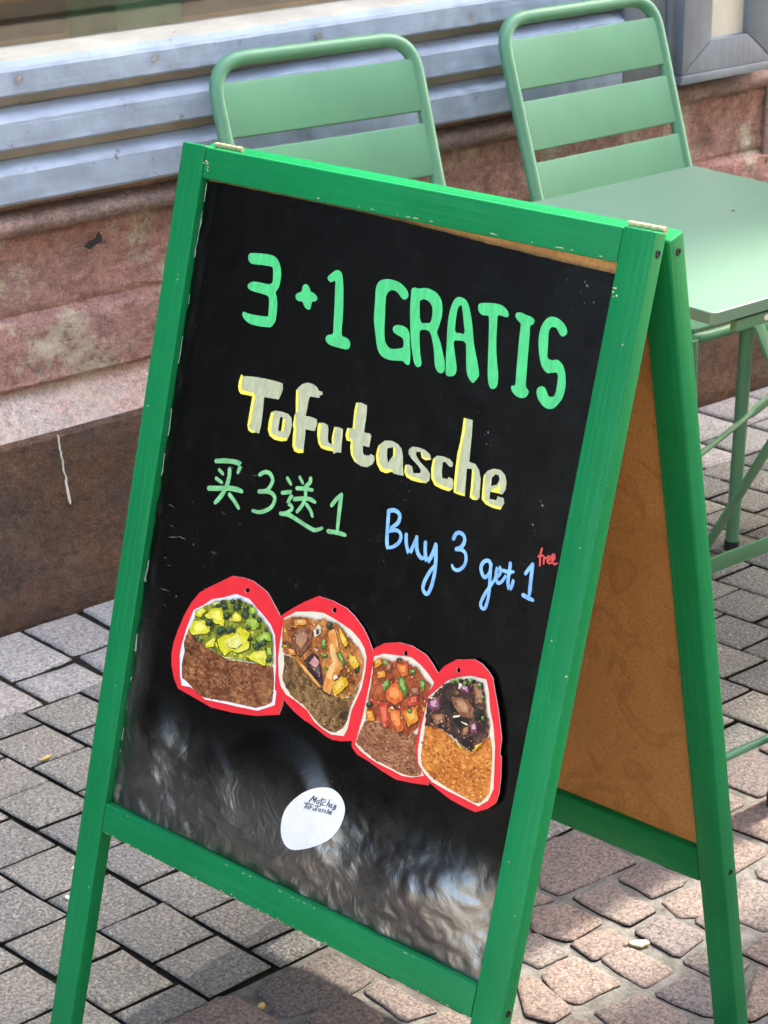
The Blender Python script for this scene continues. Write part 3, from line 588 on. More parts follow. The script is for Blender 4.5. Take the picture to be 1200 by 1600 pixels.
[(.17,.2685),(.173,.2653),(.1782,.2622),(.1789,.2572),(.1813,.2614),(.1806,.2664),(.1846,.2678),(.1766,.2681)]],'chi':[([(-.1865,.3231),(-.1737,.3199),(-.1589,.3177),(-.1512,.3186),(-.1514,.3221),(-.1531,.3275)],.0052),([(-.18,.3313),(-.1736,.3344)],.00398),([(-.1821,.3413),(-.1731,.3437)],.00428),([(-.1906,.3542),(-.1786,.3514),(-.1641,.3475),(-.1511,.3458),(-.1435,.346)],.00551),([(-.1654,.3277),(-.1644,.3352),(-.1661,.3468),(-.1715,.3581),(-.1783,.3669)],.00551),([(-.1599,.3537),(-.1534,.3576),(-.1489,.3607),(-.1443,.3644)],.0049),([(-.1222,.3226),(-.1157,.3182),(-.1083,.3184),(-.1034,.3241),(-.1055,.3315),(-.1099,.3368),(-.1194,.3403)],.00459),([(-.1194,.3403),(-.1062,.3372),(-.0983,.3393),(-.0963,.3443),(-.0993,.352),(-.1072,.3582),(-.1158,.3618),(-.1241,.3623)],.00459),([(-.0841,.317),(-.0779,.322)],.00398),([(-.0876,.3338),(-.0765,.3303),(-.0735,.3316),(-.0754,.3355),(-.0776,.3422),(-.0727,.3437),(-.0711,.3474),(-.0772,.3524),(-.0853,.3555)],.00428),([(-.0853,.3555),(-.0732,.3541),(-.0582,.357),(-.045,.3597),(-.0359,.3606),(-.0271,.3562)],.00459),([(-.0673,.3123),(-.0622,.3171)],.00398),([(-.053,.31),(-.053,.3141),(-.0587,.321)],.00459),([(-.0688,.3242),(-.0584,.322),(-.048,.321)],.00428),([(-.0698,.3361),(-.058,.3324),(-.0494,.3311),(-.042,.3323)],.00459),([(-.0575,.322),(-.0556,.3311),(-.0582,.3399),(-.0637,.3482)],.00428),([(-.0524,.3377),(-.0461,.3422),(-.0423,.3473)],.00428),([(-.0195,.3299),(-.0143,.3218),(-.0093,.3165)],.00459),([(-.0093,.3165),(-.0088,.3271),(-.008,.339),(-.0069,.3522)],.0049),([(-.0181,.3572),(-.007,.3556),(.0042,.3552)],.00459)],'blu':[([(.0537,.3174),(.0549,.3254),(.0563,.3365),(.0581,.3476),(.06,.3537)],.0044),([(.0537,.3174),(.06,.315),(.0659,.3159),(.0687,.3192),(.0676,.3261),(.0607,.3329)],.0044),([(.0594,.3365),(.0662,.3339),(.0721,.3348),(.0745,.339),(.0728,.3453),(.0667,.351),(.061,.3535)],.00402),([(.0804,.335),(.0821,.3427),(.0849,.3485),(.0882,.3517),(.0909,.3453),(.0929,.3381),(.0935,.3339)],.00421),([(.0935,.3339),(.0954,.3424),(.0983,.3489),(.1032,.3525),(.1066,.3516)],.00421),([(.1053,.3364),(.107,.3457),(.1098,.3523),(.1122,.3541),(.1153,.3475),(.1169,.3406),(.1176,.3347)],.00421),([(.1182,.3353),(.1204,.3453),(.1221,.3554),(.1228,.3657),(.1218,.3774),(.1185,.3854),(.1136,.3839),(.1119,.3787),(.1141,.3699),(.1182,.3605),(.1224,.3545)],.00421),([(.1378,.3239),(.1392,.3191),(.1436,.3163),(.1489,.3181),(.151,.3231),(.1484,.3295),(.1427,.3326)],.00402),([(.1429,.3334),(.149,.3321),(.1538,.3336),(.1563,.3385),(.156,.3459),(.1504,.3522),(.1446,.3527),(.1418,.3498)],.00363),([(.1862,.3368),(.1825,.334),(.1774,.3367),(.1755,.3423),(.1778,.3477),(.1816,.3509),(.1851,.3481),(.1867,.3435),(.1862,.3368)],.00388),([(.1862,.3368),(.1874,.3458),(.1893,.358),(.1903,.3697),(.1889,.3795),(.185,.3806),(.1829,.3761),(.1856,.3668),(.1898,.3579),(.1938,.3499)],.00367),([(.1939,.3482),(.198,.3436),(.1979,.3386),(.195,.3369),(.1939,.3414),(.1949,.3479),(.1983,.352),(.2023,.3492),(.2051,.3433)],.00367),([(.2078,.3299),(.2086,.3381),(.209,.3473),(.2121,.354),(.2144,.3508),(.2147,.3452)],.00388),([(.2016,.3388),(.2071,.3385),(.2129,.3369)],.00367),([(.227,.3346),(.2294,.3297),(.2327,.3242)],.00367),([(.2327,.3242),(.2336,.3327),(.2348,.3449),(.2356,.3531)],.00408),([(.2291,.3554),(.2343,.3564),(.2405,.3571)],.00428)],'red':[([(.2398,.3068),(.2392,.3128),(.241,.3231)],.00245),([(.2372,.315),(.2422,.3128)],.00224),([(.2439,.3139),(.2448,.3203)],.00224),([(.2442,.3163),(.2459,.3138)],.00204),([(.248,.317),(.2505,.3146),(.2498,.3115),(.248,.3124),(.2485,.3168),(.2508,.3183),(.2529,.3168)],.00204),([(.253,.3147),(.2554,.3124),(.2541,.3086),(.2525,.3103),(.2539,.3153),(.2565,.3175),(.2591,.3159)],.00224)],'stk':[([(.0164,.6388),(.021,.6312)],.00131),([(.021,.6312),(.0212,.636)],.00119),([(.0212,.636),(.0247,.6316)],.00107),([(.0247,.6316),(.0228,.6375)],.00119),([(.0274,.6341),(.0251,.6356),(.026,.6377),(.0283,.6362),(.0283,.6338),(.0282,.6376)],.0009),([(.031,.63),(.0304,.6375),(.0326,.6371)],.00107),([(.0285,.633),(.0352,.6309)],.00095),([(.0352,.633),(.0325,.6347),(.0326,.6374),(.0352,.6369)],.0009),([(.0393,.6294),(.0371,.6376)],.00101),([(.0378,.6345),(.0397,.6331),(.0396,.637)],.0009),([(.0429,.6334),(.0405,.6349),(.0409,.6369),(.0429,.6358),(.0433,.6332),(.0431,.6368)],.0009),([(.048,.6325),(.0457,.6341),(.0477,.6354),(.0457,.6383),(.0445,.637),(.0483,.6338),(.0478,.6379)],.00084),([(.0112,.6421),(.0186,.6408)],.00119),([(.0143,.6417),(.0116,.6479)],.00107),([(.0156,.6436),(.0143,.6462),(.0166,.6464),(.0175,.644),(.0156,.6436)],.0009),([(.0221,.6402),(.02,.6413),(.019,.647)],.00095),([(.0188,.6439),(.0218,.6431)],.00084),([(.0237,.6435),(.0232,.6458),(.0254,.6453),(.0262,.6429)],.0009),([(.0248,.6406),(.0308,.6392)],.00101),([(.0278,.6399),(.0268,.6459)],.00095),([(.0313,.6418),(.0295,.6435),(.0306,.6448),(.0321,.6433),(.0322,.6418),(.032,.645)],.00084),([(.0356,.6409),(.0336,.642),(.0352,.6432),(.0333,.6449)],.00084),([(.0383,.6413),(.0364,.6427),(.0372,.6442),(.0384,.6437)],.00084),([(.041,.6393),(.0395,.6444)],.0009),([(.0399,.6425),(.0418,.6411),(.0416,.6443)],.00084),([(.043,.6424),(.0454,.6412),(.0444,.6405),(.0429,.6421),(.0438,.6439),(.0454,.6433)],.00084)],'sticker':[(.0233,.621),(.0359,.6174),(.0459,.6187),(.0538,.6228),(.0594,.6305),(.0612,.6389),(.06,.6518),(.0553,.6627),(.0499,.6703),(.0378,.6805),(.0252,.6885),(.0105,.6959),(.0018,.6981),(-.0059,.6964),(-.0117,.6907),(-.0157,.6815),(-.0164,.6688),(-.0134,.657),(-.0058,.6451),(.0037,.6345),(.0129,.627)],'cards':[{'red':[(-.137,.4375),(-.1217,.4351),(-.1077,.4347),(-.0862,.4407),(-.0789,.4462),(-.0628,.4606),(-.0546,.4884),(-.0455,.5205),(-.0413,.5403),(-.0397,.5514),(-.0425,.5632),(-.0734,.5744),(-.1067,.5813),(-.1365,.5851),(-.1565,.5831),(-.1733,.5813),(-.1878,.5799),(-.1963,.571),(-.2028,.5583),(-.2057,.5445),(-.2052,.5322),(-.2018,.5166),(-.1958,.4978),(-.1891,.4825),(-.1791,.4676),(-.1636,.456)],'hole':[(-.1093,.4457),(-.11,.4479),(-.1124,.4495),(-.1152,.4494),(-.1167,.4478),(-.116,.4455),(-.1136,.444),(-.1108,.444)],'white':[(-.1829,.4885),(-.1701,.4793),(-.1591,.4696),(-.1443,.4635),(-.1271,.4547),(-.1082,.4547),(-.0959,.4611),(-.0838,.4669),(-.0732,.4731),(-.0651,.4823),(-.0595,.5016),(-.0545,.5234),(-.0506,.5397),(-.0497,.5547),(-.071,.5677),(-.0991,.5722),(-.1208,.5751),(-.1459,.5791),(-.1564,.5758),(-.1702,.5724),(-.183,.5747),(-.1879,.5634),(-.1926,.5429),(-.1922,.5306),(-.1893,.5128)],'pouch':[(-.1858,.5099),(-.1896,.5274),(-.1861,.5361),(-.1874,.5498),(-.1848,.5661),(-.1743,.5688),(-.1634,.5738),(-.1527,.5777),(-.1384,.576),(-.1152,.5714),(-.0935,.5685),(-.0752,.5661),(-.0626,.5596),(-.0532,.5529),(-.0546,.5352),(-.0588,.5154),(-.0791,.5183),(-.1092,.5242),(-.1244,.5277),(-.1346,.5249),(-.1494,.5235),(-.1585,.5191),(-.1704,.5167)],'fill':[(-.1836,.5086),(-.178,.4961),(-.1781,.4877),(-.1668,.4796),(-.1526,.47),(-.1377,.4645),(-.1229,.4596),(-.1135,.4592),(-.0993,.4597),(-.0898,.4675),(-.0759,.475),(-.0665,.4827),(-.0616,.5022),(-.06,.5134),(-.0699,.5177),(-.0869,.5183),(-.1095,.523),(-.1264,.5259),(-.1381,.5236),(-.1582,.5202),(-.1711,.5133)],'chunks':[('yellow',[(-.1646,.4897),(-.1541,.4782),(-.1422,.4735),(-.1349,.4856),(-.135,.4928),(-.1477,.4931)]),('yellow',[(-.1412,.509),(-.1243,.4979),(-.1108,.4867),(-.0978,.4887),(-.0943,.5053),(-.1082,.5143),(-.119,.5153),(-.1268,.5237),(-.1363,.5171)]),('yellow',[(-.1831,.5109),(-.1788,.5),(-.1637,.4942),(-.1529,.4994),(-.1547,.5059),(-.1757,.5147)]),('yellow',[(-.1253,.478),(-.1203,.4718),(-.1115,.4763),(-.1122,.4801),(-.1224,.4843)]),('yellow',[(-.1567,.5197),(-.1475,.5097),(-.1429,.5083),(-.1441,.5183),(-.1529,.5222)]),('yellow',[(-.0954,.5151),(-.0863,.5064),(-.072,.5008),(-.067,.5098),(-.07,.5172),(-.0825,.517)]),('yellow',[(-.1771,.4886),(-.1681,.4812),(-.162,.483),(-.169,.4922),(-.1754,.4929)]),('pale',[(-.1284,.5087),(-.1144,.4996),(-.1043,.5025),(-.1121,.5108),(-.1212,.5124)]),('pale',[(-.1553,.4726),(-.148,.4687),(-.143,.4696),(-.1516,.4745)]),('pale',[(-.1314,.5251),(-.1191,.5225),(-.1099,.5208),(-.1217,.5254)]),('lime',[(-.0876,.4927),(-.0776,.4814),(-.0684,.481),(-.0651,.4893),(-.0757,.4902),(-.0806,.4964)]),('lime',[(-.1048,.4778),(-.0967,.4719),(-.0858,.4721),(-.0858,.4792),(-.0939,.4852)]),('lime',[(-.1032,.4633),(-.0961,.46),(-.0918,.4657),(-.0989,.469)]),('lime',[(-.0702,.4979),(-.064,.4948),(-.0623,.5025),(-.0667,.5038)]),('herb',[(-.1233,.4615),(-.1242,.4641),(-.1272,.4655),(-.1301,.4648),(-.1306,.4623),(-.1284,.4601),(-.1251,.4597)]),('herb',[(-.1153,.458),(-.1161,.46),(-.1185,.4612),(-.1208,.4606),(-.1212,.4587),(-.1194,.4569),(-.1168,.4566)]),('herb',[(-.1145,.4654),(-.1159,.469),(-.1201,.4711),(-.1241,.47),(-.1248,.4666),(-.1217,.4635),(-.1171,.4629)]),('herb',[(-.104,.4635),(-.1049,.466),(-.1079,.4675),(-.1107,.4667),(-.1112,.4643),(-.109,.4621),(-.1058,.4617)]),('herb',[(-.1011,.4697),(-.1024,.4733),(-.1066,.4753),(-.1105,.4743),(-.1113,.4709),(-.1082,.4678),(-.1037,.4672)]),('herb',[(-.096,.4828),(-.0967,.4849),(-.0991,.4861),(-.1013,.4855),(-.1017,.4836),(-.1,.4818),(-.0974,.4814)]),('herb',[(-.0913,.4679),(-.092,.47),(-.0944,.4712),(-.0967,.4706),(-.0971,.4686),(-.0953,.4669),(-.0928,.4665)]),('herb',[(-.0824,.47),(-.0833,.4725),(-.0862,.474),(-.089,.4732),(-.0895,.4708),(-.0874,.4686),(-.0842,.4682)]),('herb',[(-.0715,.4772),(-.0723,.4793),(-.0746,.4804),(-.0769,.4798),(-.0773,.4779),(-.0755,.4762),(-.073,.4758)]),('herb',[(-.091,.4937),(-.0918,.496),(-.0944,.4973),(-.0969,.4966),(-.0974,.4945),(-.0955,.4925),(-.0926,.4922)]),('herb',[(-.1424,.4712),(-.1432,.4735),(-.1459,.4748),(-.1485,.4741),(-.1489,.472),(-.1469,.47),(-.144,.4697)]),('herb',[(-.1319,.4696),(-.133,.4727),(-.1367,.4744),(-.1401,.4735),(-.1407,.4706),(-.1381,.4679),(-.1341,.4674)]),('herb',[(-.1261,.4783),(-.1274,.4819),(-.1317,.484),(-.1357,.4829),(-.1364,.4795),(-.1333,.4764),(-.1287,.4758)]),('herb',[(-.1487,.4922),(-.1501,.4958),(-.1544,.498),(-.1585,.4969),(-.1592,.4935),(-.156,.4903),(-.1514,.4897)]),('herb',[(-.1318,.4966),(-.1331,.5003),(-.1374,.5024),(-.1414,.5013),(-.1421,.4979),(-.139,.4947),(-.1344,.4941)]),('herb',[(-.1202,.4925),(-.1214,.4959),(-.1255,.4979),(-.1292,.4969),(-.1299,.4937),(-.127,.4907),(-.1227,.4902)]),('herb',[(-.115,.4909),(-.1157,.4928),(-.1178,.4939),(-.1199,.4933),(-.1203,.4916),(-.1187,.49),(-.1163,.4897)]),('herb',[(-.0779,.4973),(-.0793,.501),(-.0835,.5032),(-.0876,.5021),(-.0883,.4987),(-.0852,.4954),(-.0806,.4948)]),('herb',[(-.0707,.4922),(-.0718,.4952),(-.0753,.497),(-.0787,.4961),(-.0793,.4933),(-.0767,.4906),(-.0729,.4901)]),('herb',[(-.0601,.507),(-.0611,.5097),(-.0641,.5113),(-.067,.5105),(-.0675,.508),(-.0653,.5057),(-.062,.5053)]),('herb',[(-.1363,.4653),(-.137,.4671),(-.1392,.4682),(-.1412,.4677),(-.1416,.4659),(-.14,.4643),(-.1376,.464)]),('herb',[(-.1635,.5146),(-.1645,.5173),(-.1676,.5188),(-.1705,.5181),(-.171,.5156),(-.1688,.5133),(-.1654,.5128)]),('herb',[(-.1577,.5152),(-.1584,.5173),(-.1609,.5186),(-.1633,.518),(-.1637,.516),(-.1619,.5142),(-.1592,.5138)])]},
{'red':[(-.015,.4252),(.0047,.4246),(.024,.4268),(.0367,.432),(.0499,.4404),(.0589,.4489),(.0667,.4589),(.0705,.47),(.0713,.4866),(.0713,.5035),(.0701,.5209),(.0681,.5545),(.0473,.5622),(.0347,.5647),(.0257,.5638),(.0132,.5605),(-.0009,.5571),(-.0047,.5572),(-.0215,.5523),(-.035,.5462),(-.0451,.5413),(-.052,.5377),(-.0548,.521),(-.0573,.4984),(-.0598,.4759),(-.0609,.46),(-.0468,.4477),(-.0326,.4366)],'hole':[(.012,.4326),(.0116,.4349),(.0097,.4363),(.0074,.4361),(.0061,.4343),(.0065,.432),(.0085,.4306),(.0107,.4308)],'white':[(-.0547,.4604),(-.0405,.4493),(-.018,.4426),(-.0037,.4401),(.0083,.4416),(.0204,.4437),(.0356,.447),(.0484,.4533),(.0562,.4598),(.0607,.4675),(.0624,.4816),(.0616,.501),(.0574,.5149),(.0536,.5275),(.0528,.5471),(.0495,.5557),(.0336,.5594),(.0215,.5577),(.0088,.5539),(-.0035,.5452),(-.021,.5405),(-.0352,.5381),(-.0441,.5317),(-.0493,.5216),(-.054,.5032),(-.0551,.4838)],'pouch':[(-.0468,.4975),(-.0438,.5082),(-.0436,.5233),(-.0349,.5322),(-.0245,.5381),(-.0088,.5411),(.0049,.5494),(.0164,.5548),(.0301,.5571),(.0386,.5556),(.0472,.5479),(.051,.5386),(.052,.5234),(.0573,.5081),(.0591,.4962),(.0475,.5158),(.031,.52),(.0248,.5186),(.0143,.5174),(-.0002,.5118),(-.0167,.5043),(-.0317,.4974)],'fill':[(-.0522,.4759),(-.0543,.4626),(-.0423,.455),(-.0251,.451),(-.0105,.4495),(-.0011,.4456),(.0093,.4459),(.0193,.4451),(.0309,.4518),(.0437,.4581),(.0556,.4668),(.0597,.4757),(.0597,.4926),(.0517,.5087),(.0421,.5176),(.0276,.5177),(.0138,.5153),(-.0039,.5083),(-.0204,.5009),(-.035,.4961),(-.0473,.4953)],'chunks':[('sauce',[(.0083,.4553),(.0161,.4506),(.028,.472),(.0355,.4867),(.0276,.504),(.0248,.5186),(.0143,.5174),(.0148,.4989),(.0221,.4852),(.0118,.4713)]),('aub',[(-.0172,.4952),(-.0064,.4827),(.0014,.4848),(.0106,.5002),(.0132,.5121),(-.0014,.5064)]),('pink',[(-.0097,.4952),(-.0041,.4865),(.004,.4897),(.0012,.4975)]),('mustard',[(.0266,.5066),(.0348,.4971),(.0416,.495),(.0466,.5013),(.038,.5121),(.0308,.519),(.0267,.5134)]),('meat',[(-.0384,.4729),(-.0259,.461),(-.0124,.4615),(-.0111,.4749),(-.0223,.4922),(-.0354,.487)]),('pale2',[(-.011,.4611),(-.0055,.4526),(-.0006,.4546),(-.0006,.4614),(-.0069,.4667)]),('green',[(.0021,.4674),(.0076,.4657),(.0095,.4743),(.0037,.4749)]),('green',[(.0037,.4818),(.0134,.4788),(.0141,.482),(.0058,.4846)]),('green',[(.0241,.4743),(.0277,.4709),(.0366,.4784),(.0379,.4848),(.028,.4788)]),('herb',[(.0051,.4471),(.012,.4451),(.0127,.4517),(.0063,.4525)]),('mustard',[(.0406,.4703),(.0491,.4699),(.0563,.4767),(.0521,.4837),(.0424,.4788)]),('herb',[(.0516,.4816),(.0568,.4788),(.0566,.4845),(.0528,.4869)]),('pale2',[(.025,.4991),(.0287,.4957),(.0321,.498),(.0273,.5029)]),('sauce',[(-.0411,.4888),(-.0324,.4872),(-.0284,.4918),(-.0352,.4951)]),('sauce',[(-.0305,.4959),(-.0181,.4978),(.012,.5136),(.0111,.5162),(-.0118,.5062)]),('aub',[(-.0073,.4577),(-.0029,.4575),(-.0027,.462),(-.0062,.4631)]),('pale2',[(-.006,.4779),(-.0002,.4773),(-.0009,.4809)]),('mustard',[(.0225,.4465),(.0295,.4522),(.0383,.4597),(.0338,.4656),(.0263,.4577)]),('sauce',[(-.0386,.4579),(-.0233,.4522),(-.0194,.4568),(-.0332,.4621)])]},
{'red':[(.0676,.4569),(.0799,.4475),(.097,.4414),(.1133,.4401),(.132,.4436),(.1415,.4498),(.1504,.4575),(.1544,.472),(.1564,.5109),(.163,.5485),(.1627,.5697),(.1439,.574),(.1231,.5773),(.104,.5746),(.0862,.5706),(.0703,.5686),(.0622,.5632),(.0609,.5568),(.0662,.5413),(.0689,.5064),(.0701,.4723)],'hole':[(.1102,.449),(.1098,.4512),(.1082,.4526),(.1062,.4523),(.1051,.4506),(.1054,.4485),(.107,.4471),(.109,.4473)],'white':[(.0708,.4639),(.0822,.4577),(.0998,.4543),(.1157,.4513),(.1281,.4554),(.1391,.4611),(.1478,.4675),(.151,.4863),(.153,.5253),(.1576,.5611),(.1427,.5683),(.13,.5708),(.1198,.5697),(.0994,.5687),(.0852,.5662),(.0743,.5631),(.0665,.559),(.0698,.5265),(.071,.4922)],'pouch':[(.0741,.5305),(.0699,.5428),(.0668,.5561),(.0772,.5608),(.0937,.566),(.1126,.5675),(.1246,.5687),(.1394,.5682),(.1531,.5633),(.1466,.5409),(.1413,.524),(.127,.5262),(.1104,.5264),(.0937,.5266)],'fill':[(.0727,.4687),(.0781,.4624),(.0963,.4613),(.1033,.4552),(.1155,.458),(.1271,.4583),(.1371,.467),(.1468,.4705),(.1449,.4803),(.1436,.4967),(.1397,.5166),(.1306,.5276),(.1193,.5288),(.1042,.5285),(.09,.5252),(.0757,.5299),(.074,.5142),(.0736,.4887)],'chunks':[('tom',[(.0929,.4919),(.1038,.4803),(.1152,.4873),(.1169,.4948),(.1086,.5028),(.0966,.5014)]),('tomred',[(.0862,.5075),(.0987,.5034),(.1055,.5267),(.0995,.5301)]),('tom',[(.1035,.5099),(.1144,.5063),(.1241,.5245),(.1177,.5293),(.1072,.5194)]),('carrot',[(.1193,.506),(.1339,.4972),(.1396,.5086),(.129,.5202)]),('tomred',[(.1238,.4885),(.1345,.4851),(.1364,.4937),(.1244,.499)]),('green',[(.1058,.4743),(.1115,.4699),(.1214,.4853),(.1197,.4925),(.1095,.4838)]),('green',[(.0881,.4854),(.0967,.4786),(.0983,.4861),(.0916,.4936)]),('green',[(.0812,.4688),(.0895,.4608),(.0924,.4666)]),('meat',[(.089,.4663),(.0966,.4626),(.0969,.4718),(.0904,.4726)]),('meat',[(.1222,.4811),(.1326,.4764),(.1358,.4833),(.1266,.4863)]),('tom',[(.1015,.4624),(.1155,.458),(.1179,.4692),(.1105,.4729)]),('green',[(.131,.469),(.141,.4697),(.1398,.4794)]),('carrot',[(.074,.467),(.0814,.462),(.0843,.4678),(.0772,.474)]),('carrot',[(.0796,.4773),(.0888,.4731),(.0917,.4788),(.0826,.4831)]),('herb',[(.1065,.4562),(.106,.458),(.1042,.4593),(.1021,.4592),(.1009,.4579),(.1014,.4561),(.1032,.4548),(.1053,.4548)]),('herb',[(.0814,.5111),(.0808,.5134),(.0785,.5151),(.0758,.5151),(.0744,.5134),(.075,.5111),(.0773,.5095),(.0799,.5095)]),('green',[(.1307,.5022),(.1303,.5039),(.1287,.5051),(.1268,.505),(.1258,.5039),(.1262,.5022),(.1278,.5011),(.1297,.5011)]),('pale2',[(.1037,.5071),(.1074,.5046),(.1097,.5078)]),('carrot',[(.0751,.5193),(.0831,.5167),(.0884,.5257),(.0789,.5289)]),('green',[(.1192,.4635),(.1273,.4595),(.1269,.465),(.1207,.4669)])]},
{'red':[(.1516,.4569),(.1583,.447),(.1704,.4369),(.191,.4302),(.2007,.4316),(.2094,.436),(.2165,.4414),(.2219,.4538),(.2289,.4683),(.2392,.4944),(.2405,.5108),(.2429,.5125),(.2467,.5319),(.248,.5483),(.2464,.5586),(.2368,.568),(.2251,.5751),(.2116,.5746),(.1938,.5731),(.1785,.5693),(.1664,.5657),(.1552,.559),(.1472,.5524),(.1422,.5408),(.1408,.5266),(.1411,.5092),(.1422,.4916),(.1446,.4803),(.1488,.4697)],'hole':[(.1776,.4454),(.1773,.4475),(.1759,.4488),(.1741,.4485),(.173,.4469),(.1733,.4448),(.1747,.4435),(.1765,.4437)],'white':[(.1466,.4822),(.1556,.4714),(.1658,.4596),(.1771,.4527),(.1915,.4468),(.2098,.4449),(.2154,.456),(.2202,.4711),(.2273,.4856),(.2336,.5041),(.2382,.5284),(.2412,.5455),(.2378,.5585),(.2282,.5678),(.2115,.5667),(.189,.5656),(.1691,.5634),(.1564,.5572),(.1485,.5507),(.1453,.5384),(.1445,.5174),(.1455,.4958)],'pouch':[(.1487,.5106),(.1492,.5238),(.1499,.5422),(.1536,.5516),(.1648,.5583),(.1817,.5616),(.2013,.5638),(.2208,.566),(.2297,.564),(.238,.5519),(.2367,.5354),(.2328,.5108),(.2272,.4959),(.2149,.5105),(.2104,.5186),(.1976,.5178),(.1822,.5125),(.1669,.5085)],'fill':[(.1472,.4847),(.1561,.4739),(.1635,.4636),(.1776,.4552),(.1921,.4492),(.2075,.4482),(.213,.4593),(.2179,.4745),(.2244,.4865),(.2258,.4964),(.2161,.5088),(.2101,.5174),(.1988,.516),(.1834,.5108),(.1684,.508),(.1495,.5104),(.1478,.4951)],'chunks':[('onion',[(.1489,.4854),(.1602,.4778),(.1641,.4884),(.1571,.4933),(.1503,.4916)]),('onion',[(.1843,.4569),(.1939,.4577),(.1955,.465),(.1824,.4627)]),('onion',[(.2026,.4938),(.2084,.488),(.213,.4982),(.2061,.4992)]),('char',[(.1667,.4783),(.1762,.4778),(.1848,.4881),(.1756,.4898)]),('meat',[(.1751,.4729),(.1934,.4696),(.2043,.4764),(.2032,.4858),(.1912,.4885),(.18,.4805)]),('meat',[(.1975,.4527),(.2077,.4494),(.2129,.4658),(.2047,.4711)]),('char',[(.1806,.4908),(.1927,.488),(.1939,.5007),(.1854,.4983)]),('meat',[(.1549,.498),(.1697,.4918),(.1742,.4981),(.1631,.5058)]),('char',[(.2043,.4764),(.2145,.473),(.2154,.4844),(.2079,.4856)]),('meat',[(.1963,.4973),(.2019,.4941),(.2023,.5031),(.1964,.5051)]),('char',[(.1955,.508),(.2087,.5035),(.2103,.5147),(.1997,.5131)]),('mustard',[(.1905,.5143),(.2008,.518),(.1996,.5197),(.1909,.5161)]),('mustard',[(.2116,.5169),(.2146,.5093),(.2213,.5044),(.2157,.5141)]),('pale2',[(.1814,.4905),(.1893,.487),(.1898,.488),(.1825,.4921)]),('pale2',[(.1914,.493),(.1983,.492),(.2019,.4941),(.194,.4939)]),('pale2',[(.1497,.4812),(.1572,.479),(.1575,.4803),(.1516,.4826)]),('pale2',[(.1818,.4564),(.1859,.4571),(.1839,.4623),(.182,.4622)]),('green',[(.176,.4566),(.1756,.4584),(.1738,.4596),(.1718,.4596),(.1707,.4583),(.1711,.4565),(.1729,.4553),(.1749,.4553)]),('green',[(.1824,.4534),(.182,.4552),(.1803,.4564),(.1782,.4564),(.1771,.4551),(.1776,.4533),(.1793,.452),(.1813,.4521)]),('green',[(.1969,.4497),(.1964,.4516),(.1945,.453),(.1922,.453),(.191,.4515),(.1915,.4495),(.1934,.4482),(.1956,.4482)]),('green',[(.2091,.4505),(.2085,.4527),(.2064,.4542),(.204,.4542),(.2027,.4526),(.2032,.4504),(.2053,.4489),(.2077,.4489)]),('green',[(.1906,.4539),(.1902,.4553),(.1889,.4562),(.1873,.4562),(.1865,.4552),(.1868,.4538),(.1882,.4528),(.1897,.4529)]),('green',[(.2148,.4613),(.2145,.4627),(.2132,.4636),(.2116,.4636),(.2108,.4626),(.2111,.4612),(.2124,.4603),(.214,.4603)]),('green',[(.2193,.4805),(.219,.482),(.2175,.4832),(.2157,.4831),(.2147,.482),(.2151,.4804),(.2166,.4793),(.2184,.4793)])]}],'cob':[[(.415,.221),(.445,.23),(.489,.206),(.497,.117),(.426,.12),(.36,.124),(.355,.156)],
[(.447,.1),(.497,.105),(.514,.041),(.502,.037),(.45,.039)],
[(.365,.104),(.427,.102),(.43,.015),(.379,.016)],
[(.303,.118),(.346,.104),(.359,.044),(.297,.038),(.278,.085)],
[(.294,.034),(.353,.027),(.352,-.013),(.294,-.01)],
[(.377,.001),(.429,.003),(.44,-.066),(.379,-.074)],
[(.455,.023),(.513,.021),(.519,-.019),(.48,-.04),(.446,-.016)],
[(.302,-.017),(.345,-.017),(.354,-.09),(.304,-.09),(.301,-.051)],
[(.219,.006),(.248,.014),(.278,.007),(.283,-.066),(.215,-.062),(.206,-.039)],
[(.377,-.086),(.428,-.087),(.435,-.139),(.385,-.157)],
[(.302,-.109),(.359,-.111),(.37,-.18),(.336,-.201),(.316,-.174)],
[(.219,-.088),(.288,-.098),(.296,-.168),(.244,-.18),(.218,-.144)],
[(.252,.082),(.275,.076),(.274,.021),(.228,.025),(.225,.05)],
[(.189,.019),(.209,.01),(.2,-.065),(.167,-.068),(.152,-.036)],
[(.168,-.087),(.193,-.082),(.206,-.111),(.201,-.151),(.154,-.134)],
[(.454,-.036),(.478,-.039),(.485,-.079),(.452,-.086)],
[(-.073,.216),(.042,.219),(.054,.14),(-.021,.135),(-.076,.148)],
[(-.056,.132),(.011,.13),(.014,.069),(-.038,.056),(-.058,.08)],
[(-.212,.23),(-.104,.23),(-.091,.146),(-.192,.13)],
[(.027,.126),(.059,.129),(.073,.041),(.031,.049)],
[(.033,.025),(.08,.028),(.09,-.023),(.042,-.038)]]}

# ------------------------------------------------------------------ the ground
ground = wbox('ground', -40, 40, -30, 12, -0.3, -0.035, M['ground'])
tag(ground, kind='structure')


def sheet(name, x0, x1, y0, y1, z, mat, nx, ny, amp, seed):
    bm = bmesh.new()
    g = [[bm.verts.new((x0 + (x1 - x0) * i / nx, y0 + (y1 - y0) * j / ny, z + amp * fbm(Vector((i * 0.9 + seed, j * 0.9, seed))))) for j in range(ny + 1)] for i in range(nx + 1)]
    for i in range(nx):
        for j in range(ny):
            bm.faces.new((g[i][j], g[i + 1][j], g[i + 1][j + 1], g[i][j + 1]))
    return finish(name, bm, mat, None, 80)


